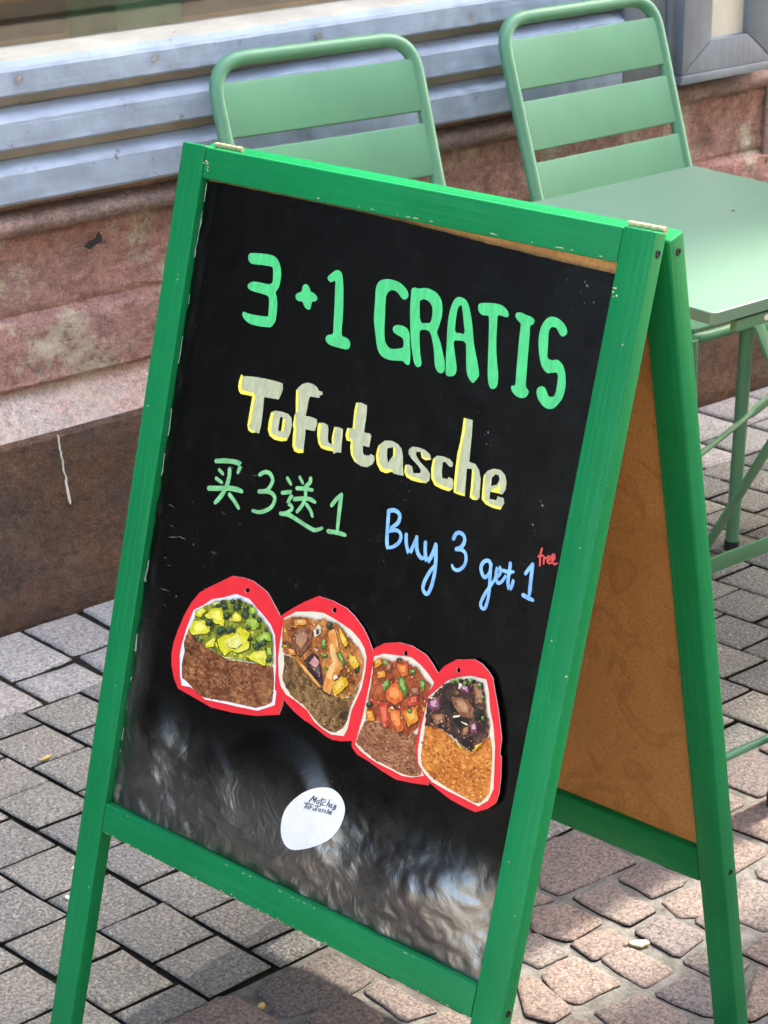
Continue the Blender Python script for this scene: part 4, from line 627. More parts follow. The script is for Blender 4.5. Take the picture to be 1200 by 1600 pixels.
SH = 0.155                                   # the paver courses run a little askew of the wall
Y_EDGE, Y_SLAB, Y_WALL = 0.232, 1.045, 1.305
pavement = tag(sheet('pavement', -3.5, 5.0, Y_EDGE + 0.004, Y_WALL + 0.03, -0.0085, M['joint'], 400, 60, 0.0020, 3.0), kind='structure')
street = tag(sheet('street', -1.3, 5.0, -3.0, Y_EDGE, -0.0035, M['mortar'], 170, 64, 0.0022, 9.0), kind='structure')


def stone_mesh(name, outline, h=0.03, inset=0.006, dome=0.0012, seed=0, rough=0.0015, sub=3):
    """a sett: irregular outline, rounded shoulder, slightly domed uneven top. Top plane at z=0"""
    n = len(outline)
    pts = []
    for i in range(n):
        a, b_ = Vector(outline[i]), Vector(outline[(i + 1) % n])
        k = max(1, min(sub, int((b_ - a).length / 0.028)))
        for j in range(k):
            p = a.lerp(b_, j / k)
            e = Vector((noise.noise(Vector((p.x * 60 + seed, p.y * 60, 1.0))), noise.noise(Vector((p.x * 60, p.y * 60 + seed, 7.0)))))
            pts.append(p + e * rough)
    c = sum(pts, Vector((0, 0))) / len(pts)
    bm = bmesh.new()
    def ring(f, z, nz=0.0):
        out = []
        for p in pts:
            d = p - c
            q = c + d * max(0.05, 1 - f / max(d.length, 1e-4))
            out.append(bm.verts.new((q.x, q.y, z + nz * noise.noise(Vector((q.x * 40 + seed, q.y * 40, 3.0))))))
        return out
    r0 = ring(0.0, -h); r1 = ring(0.0, -inset * 0.8); r2 = ring(inset * 0.35, -inset * 0.25, 0.0006); r3 = ring(inset * 1.4, 0.0, 0.0012)
    k = len(pts)
    for n_, (A, B) in enumerate(((r0, r1), (r1, r2), (r2, r3))):
        for i in range(k):
            F = bm.faces.new((A[i], A[(i + 1) % k], B[(i + 1) % k], B[i]))
            F.material_index = 1 if n_ == 0 else 0            # soil-stained sides
    ctr = bm.verts.new((c.x, c.y, dome))
    for i in range(k):
        bm.faces.new((r3[i], r3[(i + 1) % k], ctr))
    me = bpy.data.meshes.new(name)
    bmesh.ops.recalc_face_normals(bm, faces=bm.faces)
    bm.to_mesh(me); bm.free()
    smooth(me, 50)
    return me


# grey square pavers, in courses staggered by half
PIT, CW, JG = 0.1075, 0.1035, 0.0076
variants = []
for k in range(8):
    hx, hy = (CW - JG) / 2, (PIT - JG) / 2
    j = lambda: rnd.uniform(-0.0014, 0.0014)
    quad = [(-hx + j() + SH * hy, -hy + j()), (hx + j() + SH * hy, -hy + j()), (hx + j() - SH * hy, hy + j()), (-hx + j() - SH * hy, hy + j())]
    variants.append(stone_mesh('paver', quad, 0.03, 0.0042, 0.0004, seed=k * 11.3, rough=0.0016, sub=3))
count = 0
for kx in range(-9, 24):
    xline = -0.160 + CW * kx + CW / 2
    y = 0.3475 + (PIT / 2 if kx % 2 else 0.0) - 3 * PIT + PIT / 2
    while y < Y_SLAB + 0.03:
        yy = y; y += PIT
        if yy - PIT / 2 < Y_EDGE - 0.075 or yy - PIT / 2 > Y_SLAB - 0.03: continue
        x = xline - SH * (yy - 0.45) + rnd.uniform(-0.001, 0.001)
        if x < -0.95 or x > 2.35: continue
        cut = yy - PIT / 2 < Y_EDGE + 0.004 or yy + PIT / 2 > Y_SLAB + 0.008
        if cut:                               # cut stone along the cobbles
            hy0 = max(Y_EDGE + 0.006 - yy, -(PIT - JG) / 2); hy1 = min((PIT - JG) / 2, Y_SLAB + 0.006 - yy)
            if hy1 - hy0 < 0.02: continue
            hx = (CW - JG) / 2
            me = stone_mesh('paver', [(-hx - SH * hy0, hy0), (hx - SH * hy0, hy0), (hx - SH * hy1, hy1), (-hx - SH * hy1, hy1)], 0.03, 0.005, 0.0005, seed=count, rough=0.0011)
        else:
            me = variants[rnd.randrange(8)]
        o = link('paver', me, [M['paver'], M['joint']], pavement)
        o.location = (x, yy + rnd.uniform(-0.0008, 0.0008), rnd.uniform(-0.0012, 0.0012))
        o.rotation_euler = (rnd.uniform(-0.006, 0.006), rnd.uniform(-0.006, 0.006), rnd.uniform(-0.006, 0.006))
        count += 1
# setts along the wall
x = -1.0
k = 0
while x < 2.6:
    for row in (0, 1):
        pass
    w = rnd.uniform(0.10, 0.17)
    y0, y1 = Y_SLAB + 0.012, Y_SLAB + 0.012 + rnd.uniform(0.09, 0.115)
    if k % 3 == 1: y1 += 0.03
    for (a, b_) in ((y0, y1), (y1 + 0.012, Y_WALL + 0.01)):
        sk = -SH * 0.6
        q = [(x + sk * (a - y0), a), (x + w - 0.01 + sk * (a - y0), a + rnd.uniform(-.004, .004)), (x + w - 0.012 + sk * (b_ - y0), b_), (x + sk * (b_ - y0) + rnd.uniform(-.004, .004), b_)]
        me = stone_mesh('sett', q, 0.03, 0.008, 0.001, seed=k * 3.1 + a, rough=0.003)
        o = link('sett', me, [M['slab'], M['joint']], pavement)
        o.location.z = rnd.uniform(-0.004, 0.0)
    x += w; k += 1
# cobblestones: those that show, then rows going on outside the frame
boxes = []
for i, q in enumerate(DATA['cob']):
    cc = sum((Vector(p) for p in q), Vector((0, 0))) / len(q)
    q = [Vector(p) + (Vector(p) - cc).normalized() * 0.004 for p in q]
    qq = []
    for t in range(len(q)):
        for o_, f in ((q[t - 1], 0.16), (q[(t + 1) % len(q)], 0.16)):
            qq.append(tuple(q[t].lerp(o_, f * rnd.uniform(0.3, 0.9))))
    q = qq
    me = stone_mesh('cobblestone', q, 0.03, 0.0038, 0.0005, seed=i * 5.7, rough=0.0036)
    o = link('cobblestone', me, [M['cobble'], M['joint']], street)
    o.location.z = 0.0015 + rnd.uniform(-0.001, 0.001)
    xs = [p[0] for p in q]; ys = [p[1] for p in q]
    boxes.append((min(xs), max(xs), min(ys), max(ys)))
def half(pl, o_, n_):
    """keep the part of convex polygon pl with (p-o)·n >= 0"""
    out = []
    for i_ in range(len(pl)):
        a, b_ = pl[i_], pl[(i_ + 1) % len(pl)]
        da, db = (a - o_).dot(n_), (b_ - o_).dot(n_)
        if da >= 0: out.append(a)
        if (da >= 0) != (db >= 0): out.append(a.lerp(b_, da / (da - db)))
    return out


def area(pl):
    return 0.5 * abs(sum(pl[i_ - 1].x * pl[i_].y - pl[i_].x * pl[i_ - 1].y for i_ in range(len(pl))))


def clip_all(pl, gap=0.013):
    for B in DATA['cob']:
        bc = sum((Vector(p) for p in B), Vector((0, 0))) / len(B)
        c_ = sum(pl, Vector((0, 0))) / len(pl)
        if (bc - c_).length > 0.25: continue
        best, bo, bn = -1e9, None, None
        for i_ in range(len(B)):
            a, b_ = Vector(B[i_]), Vector(B[(i_ + 1) % len(B)])
            t_ = (b_ - a).normalized(); n_ = Vector((t_.y, -t_.x))
            if n_.dot(bc - a) > 0: n_ = -n_
            dd = n_.dot(c_ - a)
            if dd > best: best, bo, bn = dd, a, n_
        if best <= 0.004: return None
        pl = half(pl, bo + bn * gap, bn)
        if len(pl) < 3 or area(pl) < 0.0011: return None
    return pl


y = Y_EDGE - 0.014
row = 0
while y > -1.0:
    d = rnd.uniform(0.092, 0.118)
    x = -1.3 + rnd.uniform(0, 0.1)
    while x < 1.9:
        w = rnd.choice((0.09, 0.105, 0.12, 0.15)) * rnd.uniform(0.92, 1.08)
        g = 0.011
        jj = lambda: rnd.uniform(-0.006, 0.006)
        q = [(x + jj(), y - d + g + jj()), (x + w - g + jj(), y - d + g + jj()), (x + w - g + jj(), y + jj() * .6), (x + jj(), y + jj() * .6)]
        q = [(a - SH * 0.8 * (b_ - 0.2), b_) for a, b_ in q]
        q = clip_all([Vector(p) for p in q])
        if q and y - d / 2 > -0.75 - 0.3 * (x > 0.2):
            # corners cut a little so the setts read as hand-split stone
            qq = []
            for t in range(len(q)):
                a, c_, b2 = Vector(q[t - 1]), Vector(q[t]), Vector(q[(t + 1) % len(q)])
                f = rnd.uniform(0.04, 0.14)
                qq += [tuple(c_.lerp(a, f)), tuple(c_.lerp(b2, f))]
            me = stone_mesh('cobblestone', qq, 0.03, 0.0038, 0.0005, seed=x * 7 + y * 13, rough=0.0025, sub=2)
            o = link('cobblestone', me, [M['cobble'], M['joint']], street)
            o.location.z = 0.0015 + rnd.uniform(-0.0015, 0.0015)
        x += w
    y -= d; row += 1

# ------------------------------------------------------------------ the shop
shop = empty('shop_building', (0.9, 1.31, 0))
tag(shop, 'old shop front with pink sandstone plinth, blue grey boards and a window', 'building')


def P_(name, *a, **k):
    """part of the shop, built in world coordinates and then parented"""
    o = a[0]
    o.name = name
    o.parent = shop
    o.matrix_parent_inverse = Matrix.Translation(-Vector(shop.location))
    return o


XL, XR = -0.85, 2.055


def profile(name, prof, x0, x1, dx, mat, amp=0.0, fr=8.0, seed=0.0, sm=45, edge=None):
    """open profile [(y,z)...] swept along x, with uneven displacement along -y"""
    nx = max(1, int((x1 - x0) / dx))
    bm = bmesh.new()
    g = []
    for i in range(nx + 1):
        x = x0 + (x1 - x0) * i / nx
        rowv = []
        for j, (yy, zz) in enumerate(prof):
            a = amp if not edge else amp * edge[j]
            d = a * fbm(Vector((x * fr + seed, zz * fr * 1.3, seed))) if a else 0
            dz = 0.35 * a * fbm(Vector((x * fr * 1.3 + 31 + seed, zz * fr, seed))) if a else 0
            rowv.append(bm.verts.new((x, yy + d, zz + dz)))
        g.append(rowv)
    for i in range(nx):
        for j in range(len(prof) - 1):
            bm.faces.new((g[i][j], g[i + 1][j], g[i + 1][j + 1], g[i][j + 1]))
    o = finish(name, bm, mat, None, sm)
    return P_(name, o)


def lerp_prof(pts, step):
    out = []
    for (a, b_) in zip(pts, pts[1:]):
        d = math.hypot(b_[0] - a[0], b_[1] - a[1]); k = max(1, int(d / step))
        out += [(a[0] + (b_[0] - a[0]) * t / k, a[1] + (b_[1] - a[1]) * t / k) for t in range(k)]
    return out + [pts[-1]]


YP = 1.31
# lower course of the plinth, in long blocks
for x0, x1 in ((XL, 0.0), (0.0, 1.16), (1.16, 2.5)):
    fine = x1 > -0.5
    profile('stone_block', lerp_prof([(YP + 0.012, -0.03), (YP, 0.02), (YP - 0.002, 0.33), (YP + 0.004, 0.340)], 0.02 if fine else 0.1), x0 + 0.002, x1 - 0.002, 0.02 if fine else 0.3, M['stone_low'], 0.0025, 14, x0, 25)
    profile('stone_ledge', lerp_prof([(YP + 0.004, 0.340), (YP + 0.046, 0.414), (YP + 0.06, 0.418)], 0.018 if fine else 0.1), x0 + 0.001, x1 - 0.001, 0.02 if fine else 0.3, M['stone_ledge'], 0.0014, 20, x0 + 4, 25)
# upper rough course with a break half way up
for x0, x1 in ((XL, 0.78), (0.78, 2.5)):
    fine = x1 > -0.5
    e = None
    pr = lerp_prof([(YP + 0.05, 0.405), (YP + 0.028, 0.422), (YP + 0.026, 0.515), (YP + 0.029, 0.527), (YP + 0.046, 0.540), (YP + 0.042, 0.548), (YP + 0.038, 0.668), (YP + 0.05, 0.682)], 0.009 if fine else 0.08)
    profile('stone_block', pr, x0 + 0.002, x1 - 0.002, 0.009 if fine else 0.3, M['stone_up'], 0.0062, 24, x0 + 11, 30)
# moulding under the boards
for x0, x1 in ((XL, 0.3), (0.3, 2.10)):
    fine = x1 > 0.5
    mould = [(YP + 0.06, 0.672), (YP + 0.050, 0.676)]
    for t in range(9):
        an = -math.pi / 2 + math.pi * t / 8
        mould.append((YP + 0.030 - 0.026 * math.cos(an), 0.698 + 0.019 * math.sin(an)))
    mould += [(YP + 0.040, 0.719), (YP + 0.036, 0.732), (YP + 0.10, 0.737)]
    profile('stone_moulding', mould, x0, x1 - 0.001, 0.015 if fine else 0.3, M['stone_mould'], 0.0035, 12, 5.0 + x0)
# end of the moulding at the door step
P_('door_step', wbox('door_step', 2.10, 3.6, YP + 0.03, YP + 0.9, 0.0, 0.70, M['stone_mould'], None, 0.008))
# boards: three ribs with a bright sloping top each and dirty recesses between them
XB = 1.625
def rib(z0, z1, z2, yf, seed):
    pr = [(yf + 0.045, z0 - 0.002), (yf + 0.004, z0), (yf, z0 + 0.004)] + lerp_prof([(yf, z0 + 0.008), (yf, z1 - 0.006)], 0.012) + [(yf + 0.003, z1), (yf + 0.020, z2), (yf + 0.05, z2 + 0.003)]
    profile('board', pr, XL, XB, 0.009, M['blue_wood'], 0.0022, 30, seed, 14)
rib(0.738, 0.792, 0.806, YP - 0.004, 1.0)
rib(0.826, 0.876, 0.890, YP - 0.008, 2.0)
rib(0.910, 0.955, 0.963, YP - 0.012, 3.0)
profile('recess_board', lerp_prof([(YP + 0.022, 0.73), (YP + 0.022, 0.965)], 0.02), XL, XB, 0.03, M['recess'], 0.002, 18, 8.0)
profile('window_sill', [(YP + 0.004, 0.960), (YP + 0.010, 0.965), (YP + 0.03, 0.968), (YP + 0.034, 0.970), (YP + 0.058, 0.9735), (YP + 0.075, 0.975)], XL, XB, 0.03, M['sill'], 0.0016, 14, 12.0)
# filled screw holes in the top board
for xx, zz in ((0.285, 0.936), (0.535, 0.938), (0.87, 0.934), (1.22, 0.93), (0.02, 0.937)):
    bm = bmesh.new()
    bmesh.ops.create_circle(bm, cap_ends=True, segments=10, radius=0.0072)
    for v in bm.verts: v.co = Vector((xx + v.co.x * rnd.uniform(.85, 1.15), YP - 0.0152 + rnd.uniform(0, .0006), zz + v.co.y * rnd.uniform(.85, 1.15)))
    P_('screw_plug', finish('screw_plug', bm, M['plug']))
# window: frame and panes
pn = wbox('window_pane', XL, XB - 0.03, YP + 0.062, YP + 0.068, 0.970, 2.55, M['glass'])
P_('window_pane', pn)
for xx in (XL, XB - 0.06):
    P_('window_mullion', wbox('window_mullion', xx, xx + 0.06, YP + 0.02, YP + 0.11, 0.99, 2.6, M['blue_wood'], None, 0.006))
P_('window_head', wbox('window_head', XL, XB, YP - 0.02, YP + 0.14, 2.55, 2.95, M['blue_wood'], None, 0.01))
# flat pilaster and panelled door post
P_('pilaster', wbox('pilaster', XB, 1.742, YP - 0.006, YP + 0.12, 0.737, 2.95, M['door_paint'], None, 0.004))
post = wbox('door_post', 1.744, XR, YP - 0.012, YP + 0.12, 0.742, 2.95, M['door_paint'], None, 0.003)
P_('door_post', post)
def mitre(name, pts, d0, d1, mat=None):
    """flat frame piece from an outline in (x,z) with depth, front at y=d0"""
    bm = bmesh.new()
    f = [bm.verts.new((a, d0, c_)) for a, c_ in pts]; k = [bm.verts.new((a, d1, c_)) for a, c_ in pts]
    bm.faces.new(f); bm.faces.new(k[::-1])
    for i in range(len(pts)):
        j = (i + 1) % len(pts); bm.faces.new((f[i], k[i], k[j], f[j]))
    bev(bm, 0.003, 2)
    return P_(name, finish(name, bm, mat or M['door_paint'], None, 30))
px0, px1, pz0 = 1.845, 1.955, 0.815
ox0, ox1, oz0 = 1.762, 2.038, 0.752
g = 0.0007
mitre('frame_rail', [(ox0 + g, oz0), (ox1 - g, oz0), (px1 - g, pz0), (px0 + g, pz0)], YP - 0.036, YP - 0.011)
mitre('frame_stile', [(ox0, oz0 + g), (px0, pz0 + g), (px0, 2.6), (ox0, 2.6)], YP - 0.036, YP - 0.011)
mitre('frame_stile', [(ox1, oz0 + g), (ox1, 2.6), (px1, 2.6), (px1, pz0 + g)], YP - 0.036, YP - 0.011)
mitre('frame_foot', [(ox0 - 0.008, 0.734), (ox1 + 0.004, 0.734), (ox1 + 0.002, 0.7515), (ox0 - 0.002, 0.7515)], YP - 0.040, YP - 0.010)
P_('cream_panel', wbox('cream_panel', px0 - 0.01, px1 + 0.01, YP - 0.020, YP - 0.0115, pz0 - 0.01, 2.6, M['cream_panel'], None, 0.001))
# doorway: reveal, brown door leaf standing open inside
P_('door_reveal', wbox('door_reveal', XR, XR + 0.03, YP + 0.06, YP + 0.5, 0.705, 2.95, M['dark_wood']))
P_('door_leaf', wbox('door_leaf', 2.30, 3.3, YP + 0.34, YP + 0.40, 0.71, 2.9, M['dark_wood'], None, 0.004))
# upper storeys, roof and the room behind the glass
P_('upper_wall', wbox('upper_wall', XL, 12, YP + 0.02, YP + 0.4, 2.95, 7.0, M['plaster']))
P_('side_wall', wbox('side_wall', 3.3, 12, YP + 0.02, YP + 0.5, 0.0, 2.95, M['plaster']))
P_('back_wall', wbox('back_wall', XL, 12, 6.0, 6.3, 0.0, 7.0, M['plaster']))
rf = wbox('roof', XL, 12, YP - 0.0, 6.6, 7.0, 7.15, M['roof'])
P_('roof', rf)
P_('room_floor', wbox('room_floor', XL, 3.3, YP + 0.10, 6.0, 0.30, 0.45, M['dark_wood']))
P_('room_back', wbox('room_back', XL, 3.3, 4.6, 4.7, 0.45, 2.9, M['room']))
P_('room_ceiling', wbox('room_ceiling', XL, 3.3, YP + 0.41, 6.0, 2.9, 2.94, M['room']))
for xx in (-0.5, 0.35, 1.2, 1.95):
    for zz in (3.9,):
        wn = P_('upper_window', wbox('upper_window', xx * 2.2 - 0.5, xx * 2.2 + 0.5, YP - 0.01, YP + 0.03, zz, zz + 1.6, M['sill'], None, 0.006))
        p2 = wbox('pane', xx * 2.2 - 0.42, xx * 2.2 + 0.42, YP - 0.02, YP - 0.012, zz + 0.08, zz + 1.52, M['screw'])
        p2.parent = wn
        p2.matrix_parent_inverse = wn.matrix_world.inverted() if False else Matrix.Identity(4)

# neighbouring house further along, dark timber shopfront (outside the frame, mirrored in the glossy film)
nb = empty('timber_house', (-6.5, 1.33, 0))
tag(nb, 'neighbouring house with a dark brown timber shop front', 'building')
def nbp(o):
    o.parent = nb; o.matrix_parent_inverse = Matrix.Translation(-Vector(nb.location)); return o
nbp(wbox('wall', -12.0, XL - 0.01, 1.40, 6.3, 0.0, 3.2, M['dark_wood']))
nbp(wbox('upper_wall', -12.0, XL - 0.01, 1.33, 6.3, 3.2, 7.0, M['plaster']))
nbp(wbox('roof', -12.0, XL - 0.01, 1.31, 6.6, 7.0, 7.15, M['roof']))
for k in range(5):
    w_ = nbp(wbox('window', -11.4 + k * 2.1, -9.9 + k * 2.1, 1.36, 1.41, 0.8, 2.7, M['screw'], None, 0.01))
    nbp(wbox('post', -9.75 + k * 2.1, -9.55 + k * 2.1, 1.30, 1.41, 0.0, 3.2, M['dark_wood'], None, 0.01))

# house on the other side of the narrow street (behind the camera)
op = empty('house_opposite', (0, -4.6, 0))
tag(op, 'plastered house on the other side of the street', 'building')
def opp(o):
    o.parent = op; o.matrix_parent_inverse = Matrix.Translation(-Vector(op.location)); return o
opp(wbox('wall', -14, 14, -9.0, -4.6, 0.0, 7.5, M['plaster']))
opp(wbox('roof', -14.2, 14.2, -9.2, -4.35, 7.5, 7.7, M['roof']))
for k in range(10):
    for z0, z1 in ((0.9, 2.6), (3.6, 5.3)):
        opp(wbox('window', -13 + k * 2.7, -11.8 + k * 2.7, -4.65, -4.58, z0, z1, M['screw'], None, 0.01))

# marks on the plinth: a white drip, a black smear
def wall_blob(name, pts, yy, mat):
    bm = bmesh.new()
    f = [bm.verts.new((a, yy, c_)) for a, c_ in pts]; k = [bm.verts.new((a, yy + 0.004, c_)) for a, c_ in pts]
    bm.faces.new(f)
    for i in range(len(pts)):
        j = (i + 1) % len(pts); bm.faces.new((f[i], k[i], k[j], f[j]))
    return P_(name, finish(name, bm, mat))


# things seen through the glass
wbench = empty('window_bench', (0.72, 1.75, 0.45))
tag(wbench, 'brown wooden bench behind the shop window', 'bench')
def chld(o, par):
    o.parent = par
    o.matrix_parent_inverse = Matrix.Translation(-Vector(par.location))
    return o
chld(wbox('seat', 0.50, 1.6, 1.55, 1.95, 0.84, 0.88, M['int_wood'], None, 0.004), wbench)
chld(wbox('backrest', 0.50, 1.6, 1.93, 1.97, 0.95, 1.35, M['int_wood'], None, 0.004), wbench)
for xx in (0.52, 1.54):
    for yy in (1.57, 1.89):
        chld(wbox('leg', xx, xx + 0.04, yy, yy + 0.04, 0.45, 0.84, M['int_wood']), wbench)
sofa = empty('sofa', (0.1, 1.8, 0.45))
tag(sofa, 'grey green upholstered seat behind the shop window, left of the wooden bench', 'sofa')
chld(wbox('seat', -0.6, 0.44, 1.5, 2.1, 0.47, 0.86, M['int_grey'], None, 0.03), sofa)
chld(wbox('backrest', -0.6, 0.44, 2.0, 2.2, 0.865, 1.3, M['int_grey'], None, 0.03), sofa)
cr = empty('plant_crate', (0.78, 1.68, 0.881))
tag(cr, 'dark green box on the bench behind the shop window', 'box')
chld(wbox('body', 0.66, 0.80, 1.62, 1.80, 0.881, 1.02, M['int_green'], None, 0.006), cr)
chld(wbox('lid', 0.655, 0.805, 1.615, 1.805, 1.021, 1.035, M['int_green'], None, 0.003), cr)

# ------------------------------------------------------------------ parasol shape added outside the frame to block sun from the street
PCX, PCY, PHS = 3.2, -1.2, 1.45
par = empty('added_shade_parasol', (PCX, PCY, 0))
tag(par, 'added square parasol out of view, put there to shade the street', 'sun blocker')
bm = bmesh.new()
ap = bm.verts.new((0, 0, 2.85)); ap2 = bm.verts.new((0, 0, 2.84))
cs_ = [(-1, -1), (0, -1), (1, -1), (1, 0), (1, 1), (0, 1), (-1, 1), (-1, 0)]
r_ = [bm.verts.new((a * PHS, b_ * PHS, 2.40)) for a, b_ in cs_]; r2_ = [bm.verts.new((a * PHS, b_ * PHS, 2.22)) for a, b_ in cs_]
for q in range(8):
    j = (q + 1) % 8
    bm.faces.new((r_[q], r_[j], ap)); bm.faces.new((r_[j], r_[q], r2_[q], r2_[j]))
finish('canopy', bm, M['sill'], par)
bm = bmesh.new(); tube(bm, [(0, 0, 0.06), (0, 0, 2.84)], 0.025, 12); finish('pole', bm, M['int_wood'], par, 60)
bm = bmesh.new(); bm_box(bm, (-0.3, -0.3, 0.004), X, Y, Z, 0.6, 0.6, 0.07); bev(bm, 0.01); finish('base', bm, M['mortar'], par, 30)
for a, b_ in cs_:
    bm = bmesh.new(); tube(bm, [(0, 0, 2.80), (a * PHS, b_ * PHS, 2.385)], 0.010, 8); finish('rib', bm, M['int_wood'], par, 60)

# ------------------------------------------------------------------ chairs
def make_chair(name):
    """origin on the ground below the seat centre; faces -y"""
    t = empty(name)
    w = 0.197                              # half width to tube centre
    # back hoop: posts leaning back, round top corners
    zt, yt = 0.925, 0.243
    def pt(s, z): return Vector((s * w, 0.13 + (z - 0.60) * 0.346, z))
    L, Rr = [pt(-1, z) for z in (0.46, 0.6, 0.75, 0.865)], [pt(1, z) for z in (0.865, 0.75, 0.6, 0.46)]
    top_y = 0.13 + (zt - 0.60) * 0.346
    bm = bmesh.new()
    path = L + arc((-w, top_y, zt), L[-1], (-w + 0.065, top_y, zt), 7)[1:] + arc((w, top_y, zt), (w - 0.065, top_y, zt), Rr[0], 7) + Rr[1:]
    tube(bm, path, 0.0128, 14)
    finish('back_frame', bm, M['chair'], t, 60)
    # three broad slats let into the posts
    nv = Vector((0, -1, 0.346)).normalized(); dn = Vector((0, -0.346, -1)).normalized()
    for z0, z1 in ((0.889, 0.802), (0.782, 0.695), (0.675, 0.585)):
        bm = bmesh.new()
        n, hh = 8, (z0 - z1) * 1.058
        o0 = pt(-1, z0); o0.x = -w + 0.010
        W = 2 * (w - 0.010)
        prof = [(0.006, 0.008), (0.0025, 0.0015), (0.0, 0.006)] + [(0.0, hh * 0.5), (0.0, hh - 0.006), (0.0025, hh - 0.0015), (0.006, hh - 0.008 + 0.008)]
        prof = [(0.010, 0.0), (0.003, 0.0), (0.0008, 0.0012), (0.0, 0.004), (0.0, hh * 0.5), (0.0, hh - 0.004), (0.0008, hh - 0.0012), (0.003, hh), (0.010, hh)]
        rows = []
        for i in range(n + 1):
            s = i / n
            bow = 0.012 * (1 - (2 * s - 1) ** 2)
            rows.append([bm.verts.new(o0 + X * (W * s) + nv * (0.0085 - a - bow * 0.5) + dn * b_) for a, b_ in prof])
        for i in range(n):
            for j in range(len(prof) - 1):
                bm.faces.new((rows[i][j], rows[i + 1][j], rows[i + 1][j + 1], rows[i][j + 1]))
            bm.faces.new((rows[i][-1], rows[i + 1][-1], rows[i + 1][0], rows[i][0]))
        bm.faces.new(rows[0]); bm.faces.new(rows[-1][::-1])
        finish('slat', bm, M['chair'], t, 35)
    # seat of four slats on a tube ring
    for k in range(4):
        y0 = -0.26 + k * 0.098
        bm = bmesh.new(); bm_box(bm, (-0.19, y0, 0.449), X, Y, Z, 0.38, 0.088, 0.006); bev(bm, 0.002)
        finish('seat_slat', bm, M['chair'], t, 30)
    bm = bmesh.new()
    ring = []
    cs = [(-w, -0.265), (w, -0.265), (w, 0.09), (-w, 0.09)]
    for i in range(4):
        c_ = Vector((*cs[i], 0.438)); a = Vector((*cs[i - 1], 0.438)); b_ = Vector((*cs[(i + 1) % 4], 0.438))
        ring += arc(c_, c_ + (a - c_).normalized() * 0.04, c_ + (b_ - c_).normalized() * 0.04, 5)
    tube(bm, ring, 0.010, 10, closed=True)
    finish('seat_ring', bm, M['chair'], t, 60)
    for s in (-1, 1):
        bm = bmesh.new(); tube(bm, [(s * (w + 0.001), -0.262, 0.438), (s * w, -0.268, 0.2), (s * (w - 0.002), -0.275, 0.008)], 0.0125, 12)
        lg = finish('leg', bm, M['chair'], t, 60)
        bm = bmesh.new(); tube(bm, [(s * (w - 0.002), -0.275, 0.018), (s * (w - 0.002), -0.2755, 0.0)], 0.0140, 12)
        finish('foot_cap', bm, M['rubber'], lg, 60)
        bm = bmesh.new(); tube(bm, [pt(s, 0.47), Vector((s * w, 0.105, 0.40)), Vector((s * w, 0.15, 0.2)), Vector((s * w, 0.185, 0.008))], 0.0125, 12)
        lg = finish('leg', bm, M['chair'], t, 60)
        bm = bmesh.new(); tube(bm, [(s * w, 0.184, 0.018), (s * w, 0.186, 0.0)], 0.0140, 12)
        finish('foot_cap', bm, M['rubber'], lg, 60)
    return t


def dup(root, loc, rz):
    r = root.copy(); col.objects.link(r); r.location = loc; r.rotation_euler = (0, 0, rz)
    for ch in list(root.children):
        c_ = ch.copy(); col.objects.link(c_); c_.parent = r
        for g_ in list(ch.children):
            d = g_.copy(); col.objects.link(d); d.parent = c_
    return r


ch1 = make_chair('chair')
ch1.location = (0.792, 1.004, 0)
ch1.rotation_euler.z = R(-6.5)
tag(ch1, 'pale green metal slat chair directly behind the sign, nearer the window', 'chair', 'green metal chairs along the shop wall')
ch2 = dup(ch1, (1.437, 1.0, 0), 0)
tag(ch2, 'pale green metal slat chair behind the green table, in front of the door post', 'chair', 'green metal chairs along the shop wall')

# ------------------------------------------------------------------ tables
def make_table(name, loc):
    t = empty(name, loc)                    # origin on the ground under the back left corner region
    S, H = 0.59, 0.742
    # folded sheet top: rounded chamfered corners, turned-down rim
    def outl(s, z):
        c_ = 0.006
        h = s / 2
        return [Vector(p) for p in ((-h + c_, -h, z), (h - c_, -h, z), (h, -h + c_, z), (h, h - c_, z), (h - c_, h, z), (-h + c_, h, z), (-h, h - c_, z), (-h, -h + c_, z))]
    bm = bmesh.new()
    levels = [(S - 0.003, H), (S - 0.001, H - 0.0003), (S - 0.0002, H - 0.0010), (S, H - 0.0025), (S, H - 0.0165), (S - 0.004, H - 0.0165), (S - 0.004, H - 0.003)]
    rings = [[bm.verts.new(v) for v in outl(s, z)] for s, z in levels]
    bm.faces.new(rings[0])
    for A, B in zip(rings, rings[1:]):
        for i in range(8):
            bm.faces.new((A[i], A[(i + 1) % 8], B[(i + 1) % 8], B[i]))
    bm.faces.new(rings[-1][::-1])
    finish('table_top', bm, M['table'], t, 40)
    return t


TC = Vector((0.943, 0.455, 0))
tb = make_table('folding_table', TC)
tag(tb, 'square pale green metal folding table standing behind the sign', 'table')


def tchild(o, t, loc):
    o.parent = t
    o.matrix_parent_inverse = Matrix.Translation(-loc)
    return o


def flatbar(name, a, b, w, th, wd, par, loc, mat):
    a, b, wd = Vector(a), Vector(b), Vector(wd)
    ax = (b - a).normalized(); wd = (wd - ax * wd.dot(ax)).normalized(); n = ax.cross(wd)
    bm = bmesh.new()
    bm_box(bm, a - wd * w / 2 - n * th / 2, ax, wd, n, (b - a).length, w, th)
    bev(bm, min(th, w) * 0.25, 2)
    return tchild(finish(name, bm, mat, None, 35), par, loc)


LEGM = M['chair']
